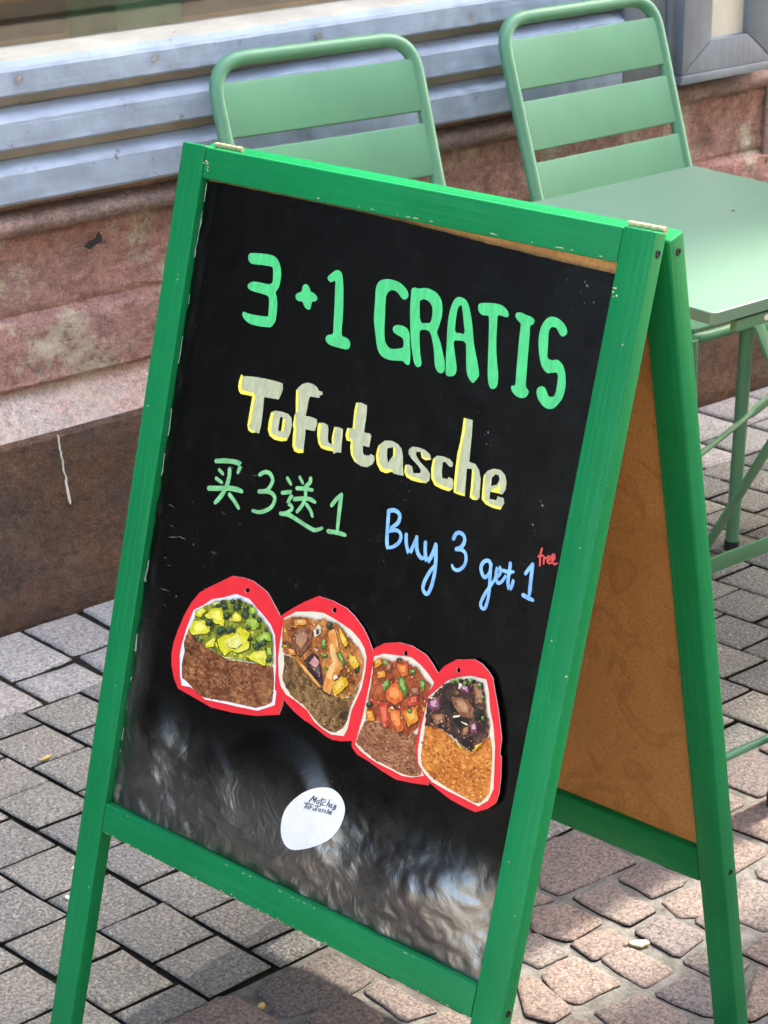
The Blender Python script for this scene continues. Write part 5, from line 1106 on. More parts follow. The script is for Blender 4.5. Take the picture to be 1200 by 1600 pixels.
# crossed legs on the right side, braces, rods and the near foot
flatbar('leg', (1.215, 0.70, 0.004), (1.055, 0.21, 0.720), 0.024, 0.007, (1, 0, 0), tb, TC, LEGM)
flatbar('leg', (1.20, 0.21, 0.004), (1.205, 0.70, 0.720), 0.024, 0.007, (1, 0, 0), tb, TC, LEGM)
flatbar('stretcher', (0.72, 0.538, 0.127), (1.30, 0.512, 0.135), 0.028, 0.006, (0, 0, 1), tb, TC, LEGM)
bm = bmesh.new(); tube(bm, [(0.70, 0.392, 0.345), (1.034, 0.512, 0.350), (1.185, 0.566, 0.350), (1.215, 0.577, 0.350), (1.235, 0.585, 0.350), (1.50, 0.68, 0.350)], [0.005, 0.005, 0.005, 0.006, 0.0115, 0.0115], 10, flat=[1, 1, 0.9, 0.6, 0.25, 0.25], flatdir=(0, 0, 1))
tchild(finish('lock_rod', bm, LEGM, None, 60), tb, TC)
bm = bmesh.new(); tube(bm, [(0.62, 0.116, 0.098), (1.20, 0.108, 0.094)], 0.0058, 10)
tchild(finish('foot_rod', bm, LEGM, None, 60), tb, TC)
bm = bmesh.new(); tube(bm, [(0.747, 0.084, 0.004), (0.80, 0.175, 0.72)], 0.0125, 12)
lg = tchild(finish('leg', bm, LEGM, None, 60), tb, TC)
bm = bmesh.new(); tube(bm, [(0.7467, 0.0835, 0.0), (0.7480, 0.0857, 0.022)], 0.0142, 12)
fc = finish('foot_cap', bm, M['rubber'], None, 60); fc.parent = lg; fc.matrix_parent_inverse = Matrix.Translation(-TC) if False else Matrix.Identity(4)
flatbar('apron', (0.70, 0.172, 0.712), (1.19, 0.172, 0.712), 0.016, 0.012, (0, 0, 1), tb, TC, LEGM)
flatbar('apron', (0.70, 0.738, 0.712), (1.19, 0.738, 0.712), 0.016, 0.012, (0, 0, 1), tb, TC, LEGM)
flatbar('leg', (0.68, 0.70, 0.004), (0.69, 0.25, 0.720), 0.024, 0.007, (1, 0, 0), tb, TC, LEGM)
bm = bmesh.new(); bmesh.ops.create_uvsphere(bm, u_segments=10, v_segments=6, radius=0.0045)
for v in bm.verts: v.co = Vector((v.co.x, v.co.y * 0.6, v.co.z)) + Vector((0.758, 0.1655, 0.713))
tchild(finish('bolt', bm, M['sticker'], None, 60), tb, TC)
ch3 = dup(ch1, (1.652, 0.546, 0), R(-90))
tag(ch3, 'pale green chair at the right edge, only one front leg in view beyond the table', 'chair', 'green metal chairs along the shop wall')
# crumbs on the table
for i, (xx, yy) in enumerate(((0.93, 0.63), (1.06, 0.50), (0.99, 0.36), (0.80, 0.40))):
    where = ('near the back edge of the green table', 'on the right half of the green table', 'nearest the sunny front of the green table', 'on the green table close behind the sign')[i]
    bm = bmesh.new(); bmesh.ops.create_icosphere(bm, subdivisions=1, radius=0.0028)
    for v in bm.verts: v.co = Vector((v.co.x * rnd.uniform(.7, 1.4), v.co.y * rnd.uniform(.7, 1.3), v.co.z * 0.5)) + Vector((xx, yy, 0.7433))
    cb = finish('crumb', bm, M['crumb'])
    tag(cb, 'tiny brown crumb ' + where, 'crumb', 'crumbs on the table')

# ------------------------------------------------------------------ the sandwich board
U = Vector((0.19537877, -0.98059265, -0.01628443))
N = Vector((-0.98072270, -0.19540468, 0.0))
AL, BE = 0.28583391, 0.22584515
D = -math.cos(AL) * Z + math.sin(AL) * N
NF = math.cos(AL) * N + math.sin(AL) * Z
NF = (NF - U * NF.dot(U)).normalized()
HP = Vector((0, 0, 1.045))
DB = -math.cos(BE) * Z - math.sin(BE) * N
NB = -math.cos(BE) * N + math.sin(BE) * Z
NB = (NB - U * NB.dot(U)).normalized()
KP = HP - 0.0490 * N - 0.0055 * Z
SW, RT, VB, RB, TH, THB = 0.0344, 0.0312, 0.7401, 0.0343, 0.0196, 0.026
HW = 0.30
sign = empty('sandwich_board', (0, 0, 0))
tag(sign, 'green wooden sandwich board with black panel and painted offers', 'sign')


def frame_basis(o, P0, U_, D_, N_):
    """give object a local frame: x=normal, y=u, z=-v so textures follow the wood"""
    Mx = Matrix.Identity(4)
    for i in range(3):
        Mx[i][0], Mx[i][1], Mx[i][2] = N_[i], U_[i], -D_[i]
    Mx.translation = P0
    o.matrix_local = Mx
    return o


def fbar(name, u0, u1, v0, v1, d0, d1, mat, P0, D_, N_, bw=0.0022, jit=0.0):
    """bar in a panel plane; d = depth behind the outer face"""
    bm = bmesh.new()
    v, fs = bm_box(bm, (-d1, u0, -v1), X, Y, Z, d1 - d0, u1 - u0, v1 - v0)
    if bw:
        bev(bm, bw, 3)
    o = finish(name, bm, mat, sign, 35)
    return frame_basis(o, P0, U, D_, N_)


def foot_v(P0, D_, u):
    p = P0 + U * u
    return -p.z / D_.z


GAP = 0.0006
# front frame
for s, nm in ((-1, 'l'), (1, 'r')):
    u0, u1 = (-HW, -HW + SW) if s < 0 else (HW - SW, HW)
    fv = foot_v(HP, D, (u0 + u1) / 2) + 0.004
    fbar('stile', u0, u1, -0.0028, fv, 0.0, TH, M['green_v'], HP, D, NF)
fbar('top_rail', -HW + SW + GAP, HW - SW - GAP, -0.0014, RT, 0.0012, TH, M['green_h'], HP, D, NF)
fbar('bottom_rail', -HW + SW + GAP, HW - SW - GAP, VB, VB + RB, 0.0004, TH, M['green_h'], HP, D, NF)
# back frame
for s in (-1, 1):
    u0, u1 = (-HW, -HW + SW) if s < 0 else (HW - SW, HW)
    fv = foot_v(KP, DB, (u0 + u1) / 2) + 0.004
    fbar('stile', u0, u1, 0.0, fv, 0.0, THB, M['green_v'], KP, DB, NB, 0.004)
fbar('top_rail', -HW + SW + GAP, HW - SW - GAP, 0.0006, RT, 0.0008, THB - 0.001, M['green_h'], KP, DB, NB)
fbar('bottom_rail', -HW + SW + GAP, HW - SW - GAP, 0.768, 0.768 + 0.050, 0.0008, THB - 0.001, M['green_h'], KP, DB, NB, 0.004)
fbar('back_panel', -HW + SW + GAP, HW - SW - GAP, RT + 0.0005, 0.7675, 0.010, 0.016, M['hardboard'], KP, DB, NB, 0)
fbar('backing_panel', -HW + SW + GAP, HW - SW - GAP, RT + 0.0005, VB - 0.0005, 0.0130, 0.0175, M['hardboard'], HP, D, NF, 0)


def ss(a, b_, x):
    t = min(1, max(0, (x - a) / (b_ - a)))
    return t * t * (3 - 2 * t)


def film_h(u, v):
    w_ = ss(0.085, 0.047, math.hypot(u + 0.028, v - 0.655))
    h = film_h0(u, v)
    return h + (0.0062 - h) * w_ if w_ > 0 else h      # flat under the sticker


def film_h0(u, v):
    """height of the black film in front of its plane (m)"""
    sag = 0.018 * math.sin(u * 9 + 0.6)
    low = ss(0.598 + sag, 0.668 + sag, v) * (1 - ss(0.655 + sag, 0.748, v))
    lump = 0.55 + 0.45 * math.sin(u * 27 + 2.4 + 5 * (v - 0.65)) + 0.15 * math.sin(u * 51 + 0.4)
    h = low * (0.004 + 0.0105 * max(0, lump)) * ss(-0.268, -0.19, u) * ss(0.27, 0.2, u)
    h += 0.0007 * (fbm(Vector((u * 14, v * 14, 2.0)), 3) - 0.5) * (0.4 + ss(0.6, 0.68, v) * 2.2)
    h += 0.0012 * ss(-0.235, -0.262, u) * (fbm(Vector((u * 60, v * 22, 5.0)), 3) - 0.3)
    h += ss(0.60, 0.66, v) * 0.0024 * (abs(fbm(Vector((u * 26 + v * 9, v * 38 - u * 12, 8.0)), 3)) - 0.25)
    return h


REC = 0.0085


def on_film(u, v, off):
    """position in the front panel's local frame (x=normal, y=u, z=-v)"""
    return Vector((-REC + film_h(u, v) + off, u, -v))


# black film: dense sheet, its upper edge sags to the right, ragged left edge
bm = bmesh.new()
NU, NV = 170, 220
gr = []
for i in range(NU + 1):
    s = i / NU
    rowv = []
    for j in range(NV + 1):
        t = j / NV
        vt = 0.0330 + 0.0085 * ss(0.35, 1.0, s) + 0.0006 * fbm(Vector((s * 30, 0, 0)), 2)
        vbm = 0.7392 + 0.0006 * fbm(Vector((s * 40, 9, 0)), 2)
        v = vt + (vbm - vt) * t
        uL = -0.2648 + 0.0022 * fbm(Vector((0, t * 26, 4)), 4) + 0.0008
        uR = 0.2650
        u = uL + (uR - uL) * s
        rowv.append(bm.verts.new(on_film(u, v, 0.0)))
    gr.append(rowv)
for i in range(NU):
    for j in range(NV):
        bm.faces.new((gr[i][j], gr[i][j + 1], gr[i + 1][j + 1], gr[i + 1][j]))
me = bpy.data.meshes.new('black_film'); bm.to_mesh(me); bm.free(); smooth(me, 180)
film = link('black_film', me, M['film'], sign)
frame_basis(film, HP, U, D, NF)
film['label'] = 'black crinkled film covering the front panel'
at = me.attributes.new('crinkle', 'FLOAT', 'POINT')
for k, v in enumerate(me.vertices):
    vv = -v.co.z; uu = v.co.y
    at.data[k].value = min(1.0, ss(0.60, 0.69, vv) + 0.8 * ss(-0.225, -0.255, uu) * ss(0.45, 0.62, vv))
# torn pale strip along its left edge
bm = bmesh.new()
prev = None
for j in range(140):
    t = j / 139
    v = 0.036 + 0.70 * t
    w = 0.0012 + 0.0022 * max(0, fbm(Vector((1, t * 40, 3)), 4)) + 0.003 * ss(0.55, 0.65, t) * (1 - ss(0.72, 0.82, t)) * (0.5 + 0.5 * fbm(Vector((1, t * 60, 9)), 3))
    uL = -0.2646 + 0.0022 * fbm(Vector((0, t * 26, 4)), 4)
    a = bm.verts.new(on_film(uL, v, 0.0004)); b_ = bm.verts.new(on_film(uL + w, v, 0.0006))
    if prev and fbm(Vector((3, t * 17, 1)), 3) > -0.05 + 0.25 * ss(0.12, 0.3, t): bm.faces.new((prev[0], prev[1], b_, a))
    prev = (a, b_)
frame_basis(finish('torn_edge', bm, M['torn'], sign), HP, U, D, NF)


# lettering ---------------------------------------------------------
def poly_tris(outline, hole=None, step=None):
    pts = [Vector(p) for p in outline]; edges = [(i, (i + 1) % len(pts)) for i in range(len(pts))]
    if hole:
        k = len(pts); hp = [Vector(p) for p in hole]
        pts += hp; edges += [(k + i, k + (i + 1) % len(hp)) for i in range(len(hp))]
    vo, eo, fo, *_ = delaunay_2d_cdt(pts, edges, [], 0, 1e-6)

    def pin(p, pl):
        c_ = False
        for q in range(len(pl)):
            a, b_ = pl[q], pl[q - 1]
            if (a[1] > p[1]) != (b_[1] > p[1]) and p[0] < (b_[0] - a[0]) * (p[1] - a[1]) / (b_[1] - a[1]) + a[0]: c_ = not c_
        return c_
    keep = []
    for f in fo:
        c_ = (vo[f[0]] + vo[f[1]] + vo[f[2]]) / 3
        if pin(c_, outline) and not (hole and pin(c_, hole)): keep.append(f)
    return vo, keep


def round_poly(pl, it=2):
    for _ in range(it):
        out = []
        n = len(pl)
        for i in range(n):
            a, b_ = Vector(pl[i]), Vector(pl[(i + 1) % n])
            out += [a.lerp(b_, 0.25), a.lerp(b_, 0.75)]
        pl = out
    return pl


def add_flat(bm, vo, fo, off, mi=0):
    vs_ = [bm.verts.new(on_film(p[0], p[1], off)) for p in vo]
    for f in fo:
        try:
            F = bm.faces.new([vs_[i] for i in f]); F.material_index = mi
        except ValueError:
            pass


def face_out(bm):
    bm.normal_update()
    for f in bm.faces:
        if f.normal.x < 0: f.normal_flip()


def flat_obj(name, bm, mats, par):
    face_out(bm)
    me = bpy.data.meshes.new(name); bm.to_mesh(me); bm.free()
    o = link(name, me, mats, par)
    return o


def stroke_faces(pts, w):
    """round ribbon with a slightly varying width as a list of convex polys"""
    P = [Vector(p) for p in pts]
    # smooth with Catmull-Rom
    out = []
    n = len(P)
    for i in range(n - 1):
        p0 = P[max(0, i - 1)]; p1 = P[i]; p2 = P[i + 1]; p3 = P[min(n - 1, i + 2)]
        for k in range(4):
            t = k / 4
            out.append(0.5 * ((2 * p1) + (p2 - p0) * t + (2 * p0 - 5 * p1 + 4 * p2 - p3) * t * t + (3 * p1 - p0 - 3 * p2 + p3) * t ** 3))
    out.append(P[-1])
    polys = []
    L = []
    for i, p in enumerate(out):
        a = out[max(0, i - 1)]; b_ = out[min(len(out) - 1, i + 1)]
        d = (b_ - a)
        d = d.normalized() if d.length > 1e-7 else Vector((1, 0))
        nn = Vector((-d.y, d.x))
        s = i / max(1, len(out) - 1)
        ww = w * 0.5 * (1 + 0.10 * noise.noise(Vector((p.x * 90, p.y * 90, 0)))) * (1 - 0.18 * ss(0.75, 1.0, s))
        L.append((p + nn * ww, p - nn * ww, p, ww))
    for A, B in zip(L, L[1:]):
        polys.append([A[0], A[1], B[1], B[0]])
    for p, ww in ((L[0][2], L[0][3]), (L[-1][2], L[-1][3])):
        polys.append([p + Vector((math.cos(2 * math.pi * k / 10), math.sin(2 * math.pi * k / 10))) * ww for k in range(10)])
    return polys


def union_flat(bm, polys, off):
    pts, faces = [], []
    for pl in polys:
        k = len(pts); pts += pl; faces.append(list(range(k, k + len(pl))))
    edges = [(f[i], f[(i + 1) % len(f)]) for f in faces for i in range(len(f))]
    vo, eo, fo, *_ = delaunay_2d_cdt(pts, edges, [], 0, 1e-7)

    def inp(pl, c_):
        sg = 0
        for i in range(len(pl)):
            a, b_ = pl[i], pl[(i + 1) % len(pl)]
            cr_ = (b_.x - a.x) * (c_.y - a.y) - (b_.y - a.y) * (c_.x - a.x)
            if abs(cr_) < 1e-12: continue
            if sg == 0: sg = 1 if cr_ > 0 else -1
            elif (cr_ > 0) != (sg > 0): return False
        return True
    bbs = [(min(p.x for p in pl), max(p.x for p in pl), min(p.y for p in pl), max(p.y for p in pl), pl) for pl in polys]
    keep = []
    for f in fo:
        c_ = sum((vo[i] for i in f), Vector((0, 0))) / len(f)
        if any(B[0] <= c_.x <= B[1] and B[2] <= c_.y <= B[3] and inp(B[4], c_) for B in bbs): keep.append(f)
    add_flat(bm, vo, keep, off)


bm = bmesh.new()
for o_, h_ in DATA['big']:
    vo, fo = poly_tris(round_poly(o_, 1), round_poly(h_, 1) if h_ else None); add_flat(bm, vo, fo, 0.0010)
lt = frame_basis(flat_obj('lettering', bm, M['mk_mint'], sign), HP, U, D, NF); lt['label'] = 'mint green painted words 3+1 GRATIS'
bm = bmesh.new()
for o_, h_ in DATA['tofu']:
    vo, fo = poly_tris(o_, h_); add_flat(bm, vo, fo, 0.0010)
lt = frame_basis(flat_obj('lettering', bm, M['mk_cream'], sign), HP, U, D, NF); lt['label'] = 'cream painted word Tofutasche with yellow edges'
for o_ in DATA['yel']:
    bm = bmesh.new()
    vo, fo = poly_tris(o_); add_flat(bm, vo, fo, 0.0013)
    flat_obj('letter_shadow', bm, M['mk_yellow'], lt)
for key, mk, lab in (('chi', 'mk_green', 'leaf green painted Chinese line with 3 and 1'), ('blu', 'mk_blue', 'light blue handwritten Buy 3 get 1'), ('red', 'mk_red', 'small red handwritten free')):
    bm = bmesh.new()
    ps = []
    for pts, w in DATA[key]: ps += stroke_faces(pts, w)
    union_flat(bm, ps, 0.0010)
    lt = frame_basis(flat_obj('lettering', bm, M[mk], sign), HP, U, D, NF); lt['label'] = lab

# round shop sticker with its name
bm = bmesh.new()
so_ = round_poly(DATA['sticker'], 1)
sh_ = (0.0062 + 0.001) / 1.54            # the sticker rides on the bulge of the film
SD = Vector((1.24 * sh_, -0.68 * sh_))
so_ = [p + SD for p in so_]
cen = sum(so_, Vector((0, 0))) / len(so_)
so_ = [cen + (p - cen) * 0.98 for p in so_]
rings = [[bm.verts.new(on_film(*(cen + (p - cen) * (k / 12)), 0.0012)) for p in so_] for k in range(1, 13)]
c0 = bm.verts.new(on_film(*cen, 0.0012))
for q in range(len(so_)):
    j = (q + 1) % len(so_)
    bm.faces.new((rings[0][q], rings[0][j], c0))
    for A, B in zip(rings, rings[1:]):
        bm.faces.new((A[q], A[j], B[j], B[q]))
st = frame_basis(flat_obj('sticker', bm, M['sticker'], sign), HP, U, D, NF); st['label'] = 'white oval sticker with the shop name'
smooth(st.data, 80)
bm = bmesh.new()
ps = []
for pts, w in DATA['stk']: ps += stroke_faces([tuple(cen + (Vector(p) + SD - cen) * 0.98) for p in pts], w)
union_flat(bm, ps, 0.0019)
fo_ = flat_obj('sticker_print', bm, M['ink'], st)

# worn spots along the edges of the front frame
bm = bmesh.new()
def chip(u, v, lu, lv):
    n_ = rnd.randint(6, 9)
    vs_ = []
    for q in range(n_):
        a = 2 * math.pi * q / n_
        vs_.append(bm.verts.new((0.00035, u + math.cos(a) * lu * rnd.uniform(.55, 1.2), -(v + math.sin(a) * lv * rnd.uniform(.5, 1.2)))))
    bm.faces.new(vs_)
for k in range(34):
    chip(rnd.uniform(-0.26, 0.26), VB + RB - 0.0017 - rnd.expovariate(1500), rnd.uniform(0.0006, 0.0026), rnd.uniform(0.0004, 0.0008))
for k in range(12):
    chip(rnd.uniform(-0.26, 0.26), VB + 0.0016, rnd.uniform(0.0006, 0.003), rnd.uniform(0.0003, 0.0006))
for k in range(16):
    chip(rnd.uniform(-0.1, 0.26), RT - 0.0032 + rnd.uniform(-.0004, .0002), rnd.uniform(0.0008, 0.004), rnd.uniform(0.0003, 0.0007))
for k in range(7):
    chip(-HW + SW + 0.002 + rnd.uniform(0, 0.012), 0.012 + rnd.uniform(0, 0.012), rnd.uniform(0.0006, 0.0025), rnd.uniform(0.0004, 0.001))
for k in range(11):
    chip(rnd.choice((-HW + rnd.uniform(0.003, SW - 0.003), HW - rnd.uniform(0.003, SW - 0.003))), rnd.uniform(0.05, 0.98), rnd.uniform(0.0004, 0.0010), rnd.uniform(0.0004, 0.0012))
for k in range(5):
    chip(HW - SW + rnd.uniform(0.002, 0.010), 0.052 + rnd.uniform(0, 0.01), rnd.uniform(0.0006, 0.0018), rnd.uniform(0.0006, 0.0014))
wo = frame_basis(flat_obj('paint_chips', bm, M['chipped'], sign), HP, U, D, NF); wo['kind'] = 'stuff'

# white flecks and scuffs on the film
bm = bmesh.new()
def fleck(u, v, r, el=1.0, rot=0.0):
    n_ = 7
    vs_ = []
    for q in range(n_):
        a = 2 * math.pi * q / n_
        x_, y_ = math.cos(a) * r * rnd.uniform(.5, 1.2), math.sin(a) * r * el * rnd.uniform(.5, 1.2)
        vs_.append(bm.verts.new(on_film(u + x_ * math.cos(rot) - y_ * math.sin(rot), v + x_ * math.sin(rot) + y_ * math.cos(rot), 0.0008)))
    bm.faces.new(vs_)
for cu_, cv_, su, sv, n_ in ((0.060, 0.268, 0.010, 0.018, 26), (0.055, 0.355, 0.008, 0.016, 16), (0.165, 0.222, 0.006, 0.008, 9), (0.225, 0.30, 0.004, 0.02, 14), (0.235, 0.055, 0.016, 0.008, 16), (-0.215, 0.40, 0.02, 0.05, 16), (0.02, 0.62, 0.05, 0.04, 14), (0.0, 0.35, 0.16, 0.2, 70), (0.16, 0.70, 0.05, 0.02, 10)):
    for q in range(n_):
        big_ = rnd.random() < 0.12
        u_, v_ = rnd.gauss(cu_, su), rnd.gauss(cv_, sv)
        if -0.258 < u_ < 0.262 and 0.05 < v_ < 0.73:
            fleck(u_, v_, rnd.uniform(0.0009, 0.0017) if big_ else rnd.uniform(0.0003, 0.0007), rnd.uniform(0.35, 1), rnd.uniform(0, 3))
for q in range(16):
    fleck(rnd.uniform(-0.25, -0.12), rnd.uniform(0.25, 0.5), rnd.uniform(0.003, 0.008), 0.06, rnd.uniform(-0.25, 0.15))
wo = frame_basis(flat_obj('scuff_marks', bm, M['scuff'], sign), HP, U, D, NF); wo['kind'] = 'stuff'

# hinges, screws
def hinge(u0, u1):
    bm = bmesh.new()
    segs = 5
    for k in range(segs):
        a = u0 + (u1 - u0) * k / segs + 0.0004; b_ = u0 + (u1 - u0) * (k + 1) / segs - 0.0004
        tube(bm, [(-0.0205, a, 0.0052), (-0.0205, b_, 0.0052)], 0.0030, 10)
    frame_basis(finish('hinge', bm, M['hinge'], sign, 40), HP, U, D, NF)


hinge(0.2580, 0.2985)
hinge(-0.2700, -0.2300)


def screw(P0, D_, N_, v, d, par=sign):
    bm = bmesh.new()
    r = 0.0042
    ring0 = [bm.verts.new((-d + r * math.cos(2 * math.pi * k / 16), HW + 0.0002, -v + r * math.sin(2 * math.pi * k / 16))) for k in range(16)]
    ring1 = [bm.verts.new((-d + r * .8 * math.cos(2 * math.pi * k / 16), HW + 0.0010, -v + r * .8 * math.sin(2 * math.pi * k / 16))) for k in range(16)]
    ring2 = [bm.verts.new((-d + r * .38 * (1.35 if k % 4 == 0 else .7) * math.cos(2 * math.pi * k / 16), HW + 0.0009, -v + r * .38 * (1.35 if k % 4 == 0 else .7) * math.sin(2 * math.pi * k / 16))) for k in range(16)]
    c_ = bm.verts.new((-d, HW - 0.001, -v))
    for A, B in ((ring0, ring1), (ring1, ring2)):
        for k in range(16): bm.faces.new((A[k], A[(k + 1) % 16], B[(k + 1) % 16], B[k]))
    for k in range(16): bm.faces.new((ring2[k], ring2[(k + 1) % 16], c_))
    frame_basis(finish('screw', bm, M['screw'], sign, 30), P0, U, D_, N_)


screw(HP, D, NF, 0.0165, 0.0105); screw(KP, DB, NB, 0.0165, 0.0125)
screw(HP, D, NF, 0.757, 0.0105); screw(KP, DB, NB, 0.795, 0.0125)

# ------------------------------------------------------------------ cut-out food cards stuck on the film
card_txt = [
    ('red paper cut-out showing a brown pouch filled with yellow cubes and herbs', 0, 'paper_white'),
    ('red paper cut-out showing an olive brown pouch with orange sauce filling', 1, 'paper_cream'),
    ('red paper cut-out showing a rusty brown pouch with tomato and green onion', 2, 'paper_cream'),
    ('red paper cut-out showing a golden pouch with dark mince and red onion', 3, 'paper_cream'),
]
lift = [0.0018, 0.0032, 0.0045, 0.0062]
for i, cd in enumerate(DATA['cards']):
    lab, k, wh = card_txt[i]
    base = HP + U * (sum(p[0] for p in cd['red']) / len(cd['red'])) + D * max(p[1] for p in cd['red'])
    t = empty('paper_cutout', tuple(base))
    tag(t, lab, 'paper cutout', 'food cut-outs stuck on the sandwich board')

    def place(o):
        frame_basis(o, HP, U, D, NF)
        o.parent = t
        o.matrix_parent_inverse = Matrix.Translation(-base)
        return o

    def plane_flat(bm, vo, fo, off, mi=0):
        vs_ = []
        for p in vo:
            curl = 0.010 * (p[0] - cd['red'][0][0]) * (1 if i % 2 else -1)
            vs_.append(bm.verts.new(Vector((-REC + lift[i] + curl + off, p[0], -p[1]))))
        for f in fo:
            try:
                F = bm.faces.new([vs_[q] for q in f]); F.material_index = mi
            except ValueError:
                pass
    # red card with thickness, pale cut edge and a punched hole
    bm = bmesh.new()
    vo, fo = poly_tris(cd['red'], round_poly(cd['hole'], 1))
    plane_flat(bm, vo, fo, 0.0)
    face_out(bm)
    bnd = [e for e in bm.edges if e.is_boundary]
    ret = bmesh.ops.extrude_edge_only(bm, edges=bnd)
    for g_ in ret['geom']:
        if isinstance(g_, bmesh.types.BMVert): g_.co.x -= 0.0011
        if isinstance(g_, bmesh.types.BMFace): g_.material_index = 1
    me = bpy.data.meshes.new('red_card'); bm.to_mesh(me); bm.free()
    place(link('red_card', me, [M['card_red'], M['card_edge']], t))
    bm = bmesh.new(); vo, fo = poly_tris(cd['white']); plane_flat(bm, vo, fo, 0.0007); face_out(bm)
    bnd = [e for e in bm.edges if e.is_boundary]
    ret = bmesh.ops.extrude_edge_only(bm, edges=bnd)
    for g_ in ret['geom']:
        if isinstance(g_, bmesh.types.BMVert): g_.co.x -= 0.0005
    me = bpy.data.meshes.new('photo_border'); bm.to_mesh(me); bm.free()
    place(link('photo_border', me, M[wh], t))
    def inside(p, pl):
        c_ = False
        for q in range(len(pl)):
            a, b_ = pl[q], pl[q - 1]
            if (a[1] > p[1]) != (b_[1] > p[1]) and p[0] < (b_[0] - a[0]) * (p[1] - a[1]) / (b_[1] - a[1]) + a[0]: c_ = not c_
        return c_

    def ragged(pts, amp, sc=1.0, sh=(0, 0), n_=4):
        c_ = sum((Vector(p) for p in pts), Vector((0, 0))) / len(pts)
        out = []
        for q in range(len(pts)):
            a, b_ = Vector(pts[q]), Vector(pts[(q + 1) % len(pts)])
            for s_ in range(n_):
                p = a.lerp(b_, (s_ + 0.1) / n_)
                p = c_ + (p - c_) * sc + Vector(sh)
                out.append(p + Vector((noise.noise(Vector((p.x * 420, p.y * 420, i))), noise.noise(Vector((p.x * 420, p.y * 420, i + 9))))) * amp)
        return out

    def bits(bm, pl, names, mats, n_, r0, r1, zz, el0=0.4, flow=None):
        xs = [p[0] for p in pl]; ys = [p[1] for p in pl]
        k_ = 0
        while k_ < n_:
            p = (rnd.uniform(min(xs), max(xs)), rnd.uniform(min(ys), max(ys)))
            if not inside(p, pl): continue
            mname = rnd.choice(names); r = rnd.uniform(r0, r1)
            if PR[mname] not in mats: mats.append(PR[mname])
            rot = rnd.uniform(0, 3.1) if flow is None else flow(p) + rnd.uniform(-0.25, 0.25)
            el = rnd.uniform(el0, min(1, el0 + 0.4))
            ring = []
            for q in range(8):
                an = 2 * math.pi * q / 8
                d = Vector((math.cos(an) * r * rnd.uniform(.8, 1.2), math.sin(an) * r * el * rnd.uniform(.8, 1.2)))
                ring.append(Vector(p) + Vector((d.x * math.cos(rot) - d.y * math.sin(rot), d.x * math.sin(rot) + d.y * math.cos(rot))))
            plane_flat(bm, ring, [list(range(8))], zz, mats.index(PR[mname])); zz += 0.000006
            k_ += 1
        return zz
    bm = bmesh.new()
    mats = [PR['pouch%d' % k]]
    vo, fo = poly_tris(ragged(cd['pouch'], 0.0006, n_=2)); plane_flat(bm, vo, fo, 0.0009)
    pcx = sum(p[0] for p in cd['pouch']) / len(cd['pouch']); pcy = min(p[1] for p in cd['pouch'])
    flow = lambda p: math.atan2(p[1] - pcy + 0.02, p[0] - pcx) + math.pi / 2
    zz = bits(bm, cd['pouch'], ['spk%d' % k, 'spd%d' % k], mats, 260, 0.0006, 0.0019, 0.00095, 0.22, flow)
    zz = bits(bm, cd['pouch'], ['spd%d' % k], mats, 30, 0.0006, 0.0014, zz, 0.6)
    place(flat_obj('printed_pouch', bm, mats, t))
    bm = bmesh.new()
    mats = [PR['fill%d' % k]]
    pl = cd['fill']
    vo, fo = poly_tris(ragged(pl, 0.0022, n_=5)); plane_flat(bm, vo, fo, 0.0026)
    opts = {0: ['herb', 'lime', 'fill0', 'yellow', 'fill0'], 1: ['sauce', 'meat', 'green', 'aub', 'fill1', 'mustard'], 2: ['tom', 'carrot', 'green', 'meat', 'tomred', 'fill2'], 3: ['meat', 'char', 'char', 'fill3', 'meat']}[k]
    zz = bits(bm, pl, opts, mats, 60, 0.0010, 0.0028, 0.00265)
    for mname, pts in cd['chunks']:
        for nm in (mname, 'shade', mname + '_hi' if mname + '_hi' in PR else 'pale2'):
            if PR[nm] not in mats: mats.append(PR[nm])
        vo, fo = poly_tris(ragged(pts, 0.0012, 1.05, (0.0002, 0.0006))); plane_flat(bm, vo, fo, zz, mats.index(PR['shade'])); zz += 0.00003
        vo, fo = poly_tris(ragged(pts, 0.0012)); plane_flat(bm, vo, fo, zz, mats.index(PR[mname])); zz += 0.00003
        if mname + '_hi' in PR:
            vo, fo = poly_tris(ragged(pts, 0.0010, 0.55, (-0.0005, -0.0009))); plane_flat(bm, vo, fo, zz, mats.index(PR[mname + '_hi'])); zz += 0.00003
    small = {0: ['herb', 'pale', 'yellow_hi', 'lime'], 1: ['sauce_hi', 'pale2', 'green', 'aub', 'mustard'], 2: ['tom_hi', 'carrot', 'green', 'tomred', 'pale2'], 3: ['meat_hi', 'char', 'pale2', 'meat', 'char']}[k]
    zz = bits(bm, pl, small, mats, 80, 0.0004, 0.0012, zz, 0.35)
    place(flat_obj('printed_filling', bm, mats, t))

# ------------------------------------------------------------------ litter
def litter(name, pts, z, mat, lab, cat, th=0.002, grp=None):
    bm = bmesh.new()
    cx = sum(p[0] for p in pts) / len(pts); cy = sum(p[1] for p in pts) / len(pts)
    top = [bm.verts.new((a, b_, z + th + 0.0012 * abs(noise.noise(Vector((a * 90, b_ * 90, 2)))))) for a, b_ in pts]
    bot = [bm.verts.new((a, b_, z)) for a, b_ in pts]
    c_ = bm.verts.new((cx, cy, z + th + 0.0010))
    for q in range(len(pts)):
        j = (q + 1) % len(pts)
        bm.faces.new((top[q], top[j], c_)); bm.faces.new((bot[q], bot[j], top[j], top[q]))
    bm.faces.new(bot[::-1])
    o = finish(name, bm, mat)
    tag(o, lab, cat, grp)
    return o


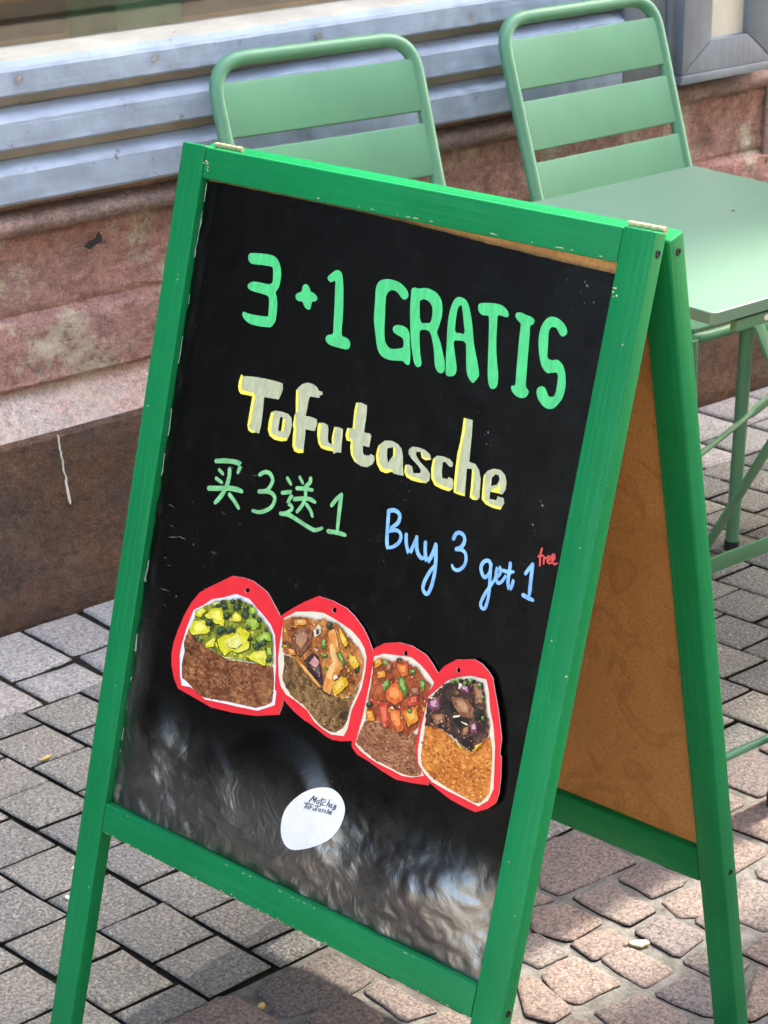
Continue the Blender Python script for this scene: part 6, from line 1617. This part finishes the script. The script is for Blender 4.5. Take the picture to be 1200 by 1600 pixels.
def blob(cx, cy, r, n=9, el=1.0, rot=0.0, j=0.3):
    out = []
    for q in range(n):
        a = 2 * math.pi * q / n; rr = r * rnd.uniform(1 - j, 1 + j)
        x_, y_ = math.cos(a) * rr, math.sin(a) * rr * el
        out.append((cx + x_ * math.cos(rot) - y_ * math.sin(rot), cy + x_ * math.sin(rot) + y_ * math.cos(rot)))
    return out


litter('dry_leaf', blob(0.363, -0.023, 0.012, 11, 0.6, 2.4, 0.35), -0.002, M['leaf'], 'small dry yellow leaf on the cobblestones between the sign legs', 'leaf', 0.0030)
litter('wood_chip', blob(-0.087, 0.183, 0.006, 6, 0.7, 0.6, 0.2), -0.001, M['straw'], 'pale square chip on the cobblestones below the bottom rail', 'chip')
litter('straw_piece', blob(0.011, 0.889, 0.013, 7, 0.22, 0.15, 0.15), 0.001, M['straw'], 'yellow straw lying in a paver joint left of the sign', 'straw')
for cx, cy, r, lab in ((-0.105, 0.60, 0.009, 'white scrap in a paver joint just left of the sign leg'), (-0.152, 0.54, 0.007, 'tiny white scrap in a joint at the left edge of the sign leg'), (0.735, 0.215, 0.008, 'white scrap on the cobbles by the black table foot'), (0.80, 0.30, 0.007, 'white scrap on the pavers beside the back leg of the sign')):
    litter('paper_scrap', blob(cx, cy, r, 7, 0.5, rnd.uniform(0, 3), 0.3), 0.001, M['paperbit'], lab, 'scrap', 0.0015)
# marks on the wall
lp, rp_ = [], []
for q in range(25):
    t = q / 24
    xc = 0.3005 + 0.012 * t + 0.0026 * fbm(Vector((t * 9, 0, 3)), 4)
    w_ = (0.0004 + 0.0006 * abs(fbm(Vector((t * 23, 5, 1)), 2)) + 0.0026 * ss(0.58, 0.80, t) * (0.3 + 1.2 * abs(fbm(Vector((t * 31, 2, 1)), 2)))) * (1 - ss(0.97, 1.0, t))
    lp.append((xc - w_, 0.336 - 0.130 * t)); rp_.append((xc + w_, 0.336 - 0.130 * t))
wall_blob('white_drip', lp + rp_[::-1], 1.3005, M['drip'])
wall_blob('black_smear', [(0.395, 0.640), (0.405, 0.648), (0.418, 0.650), (0.424, 0.660), (0.430, 0.652), (0.428, 0.642), (0.416, 0.640), (0.404, 0.634)], 1.327, M['tar'])
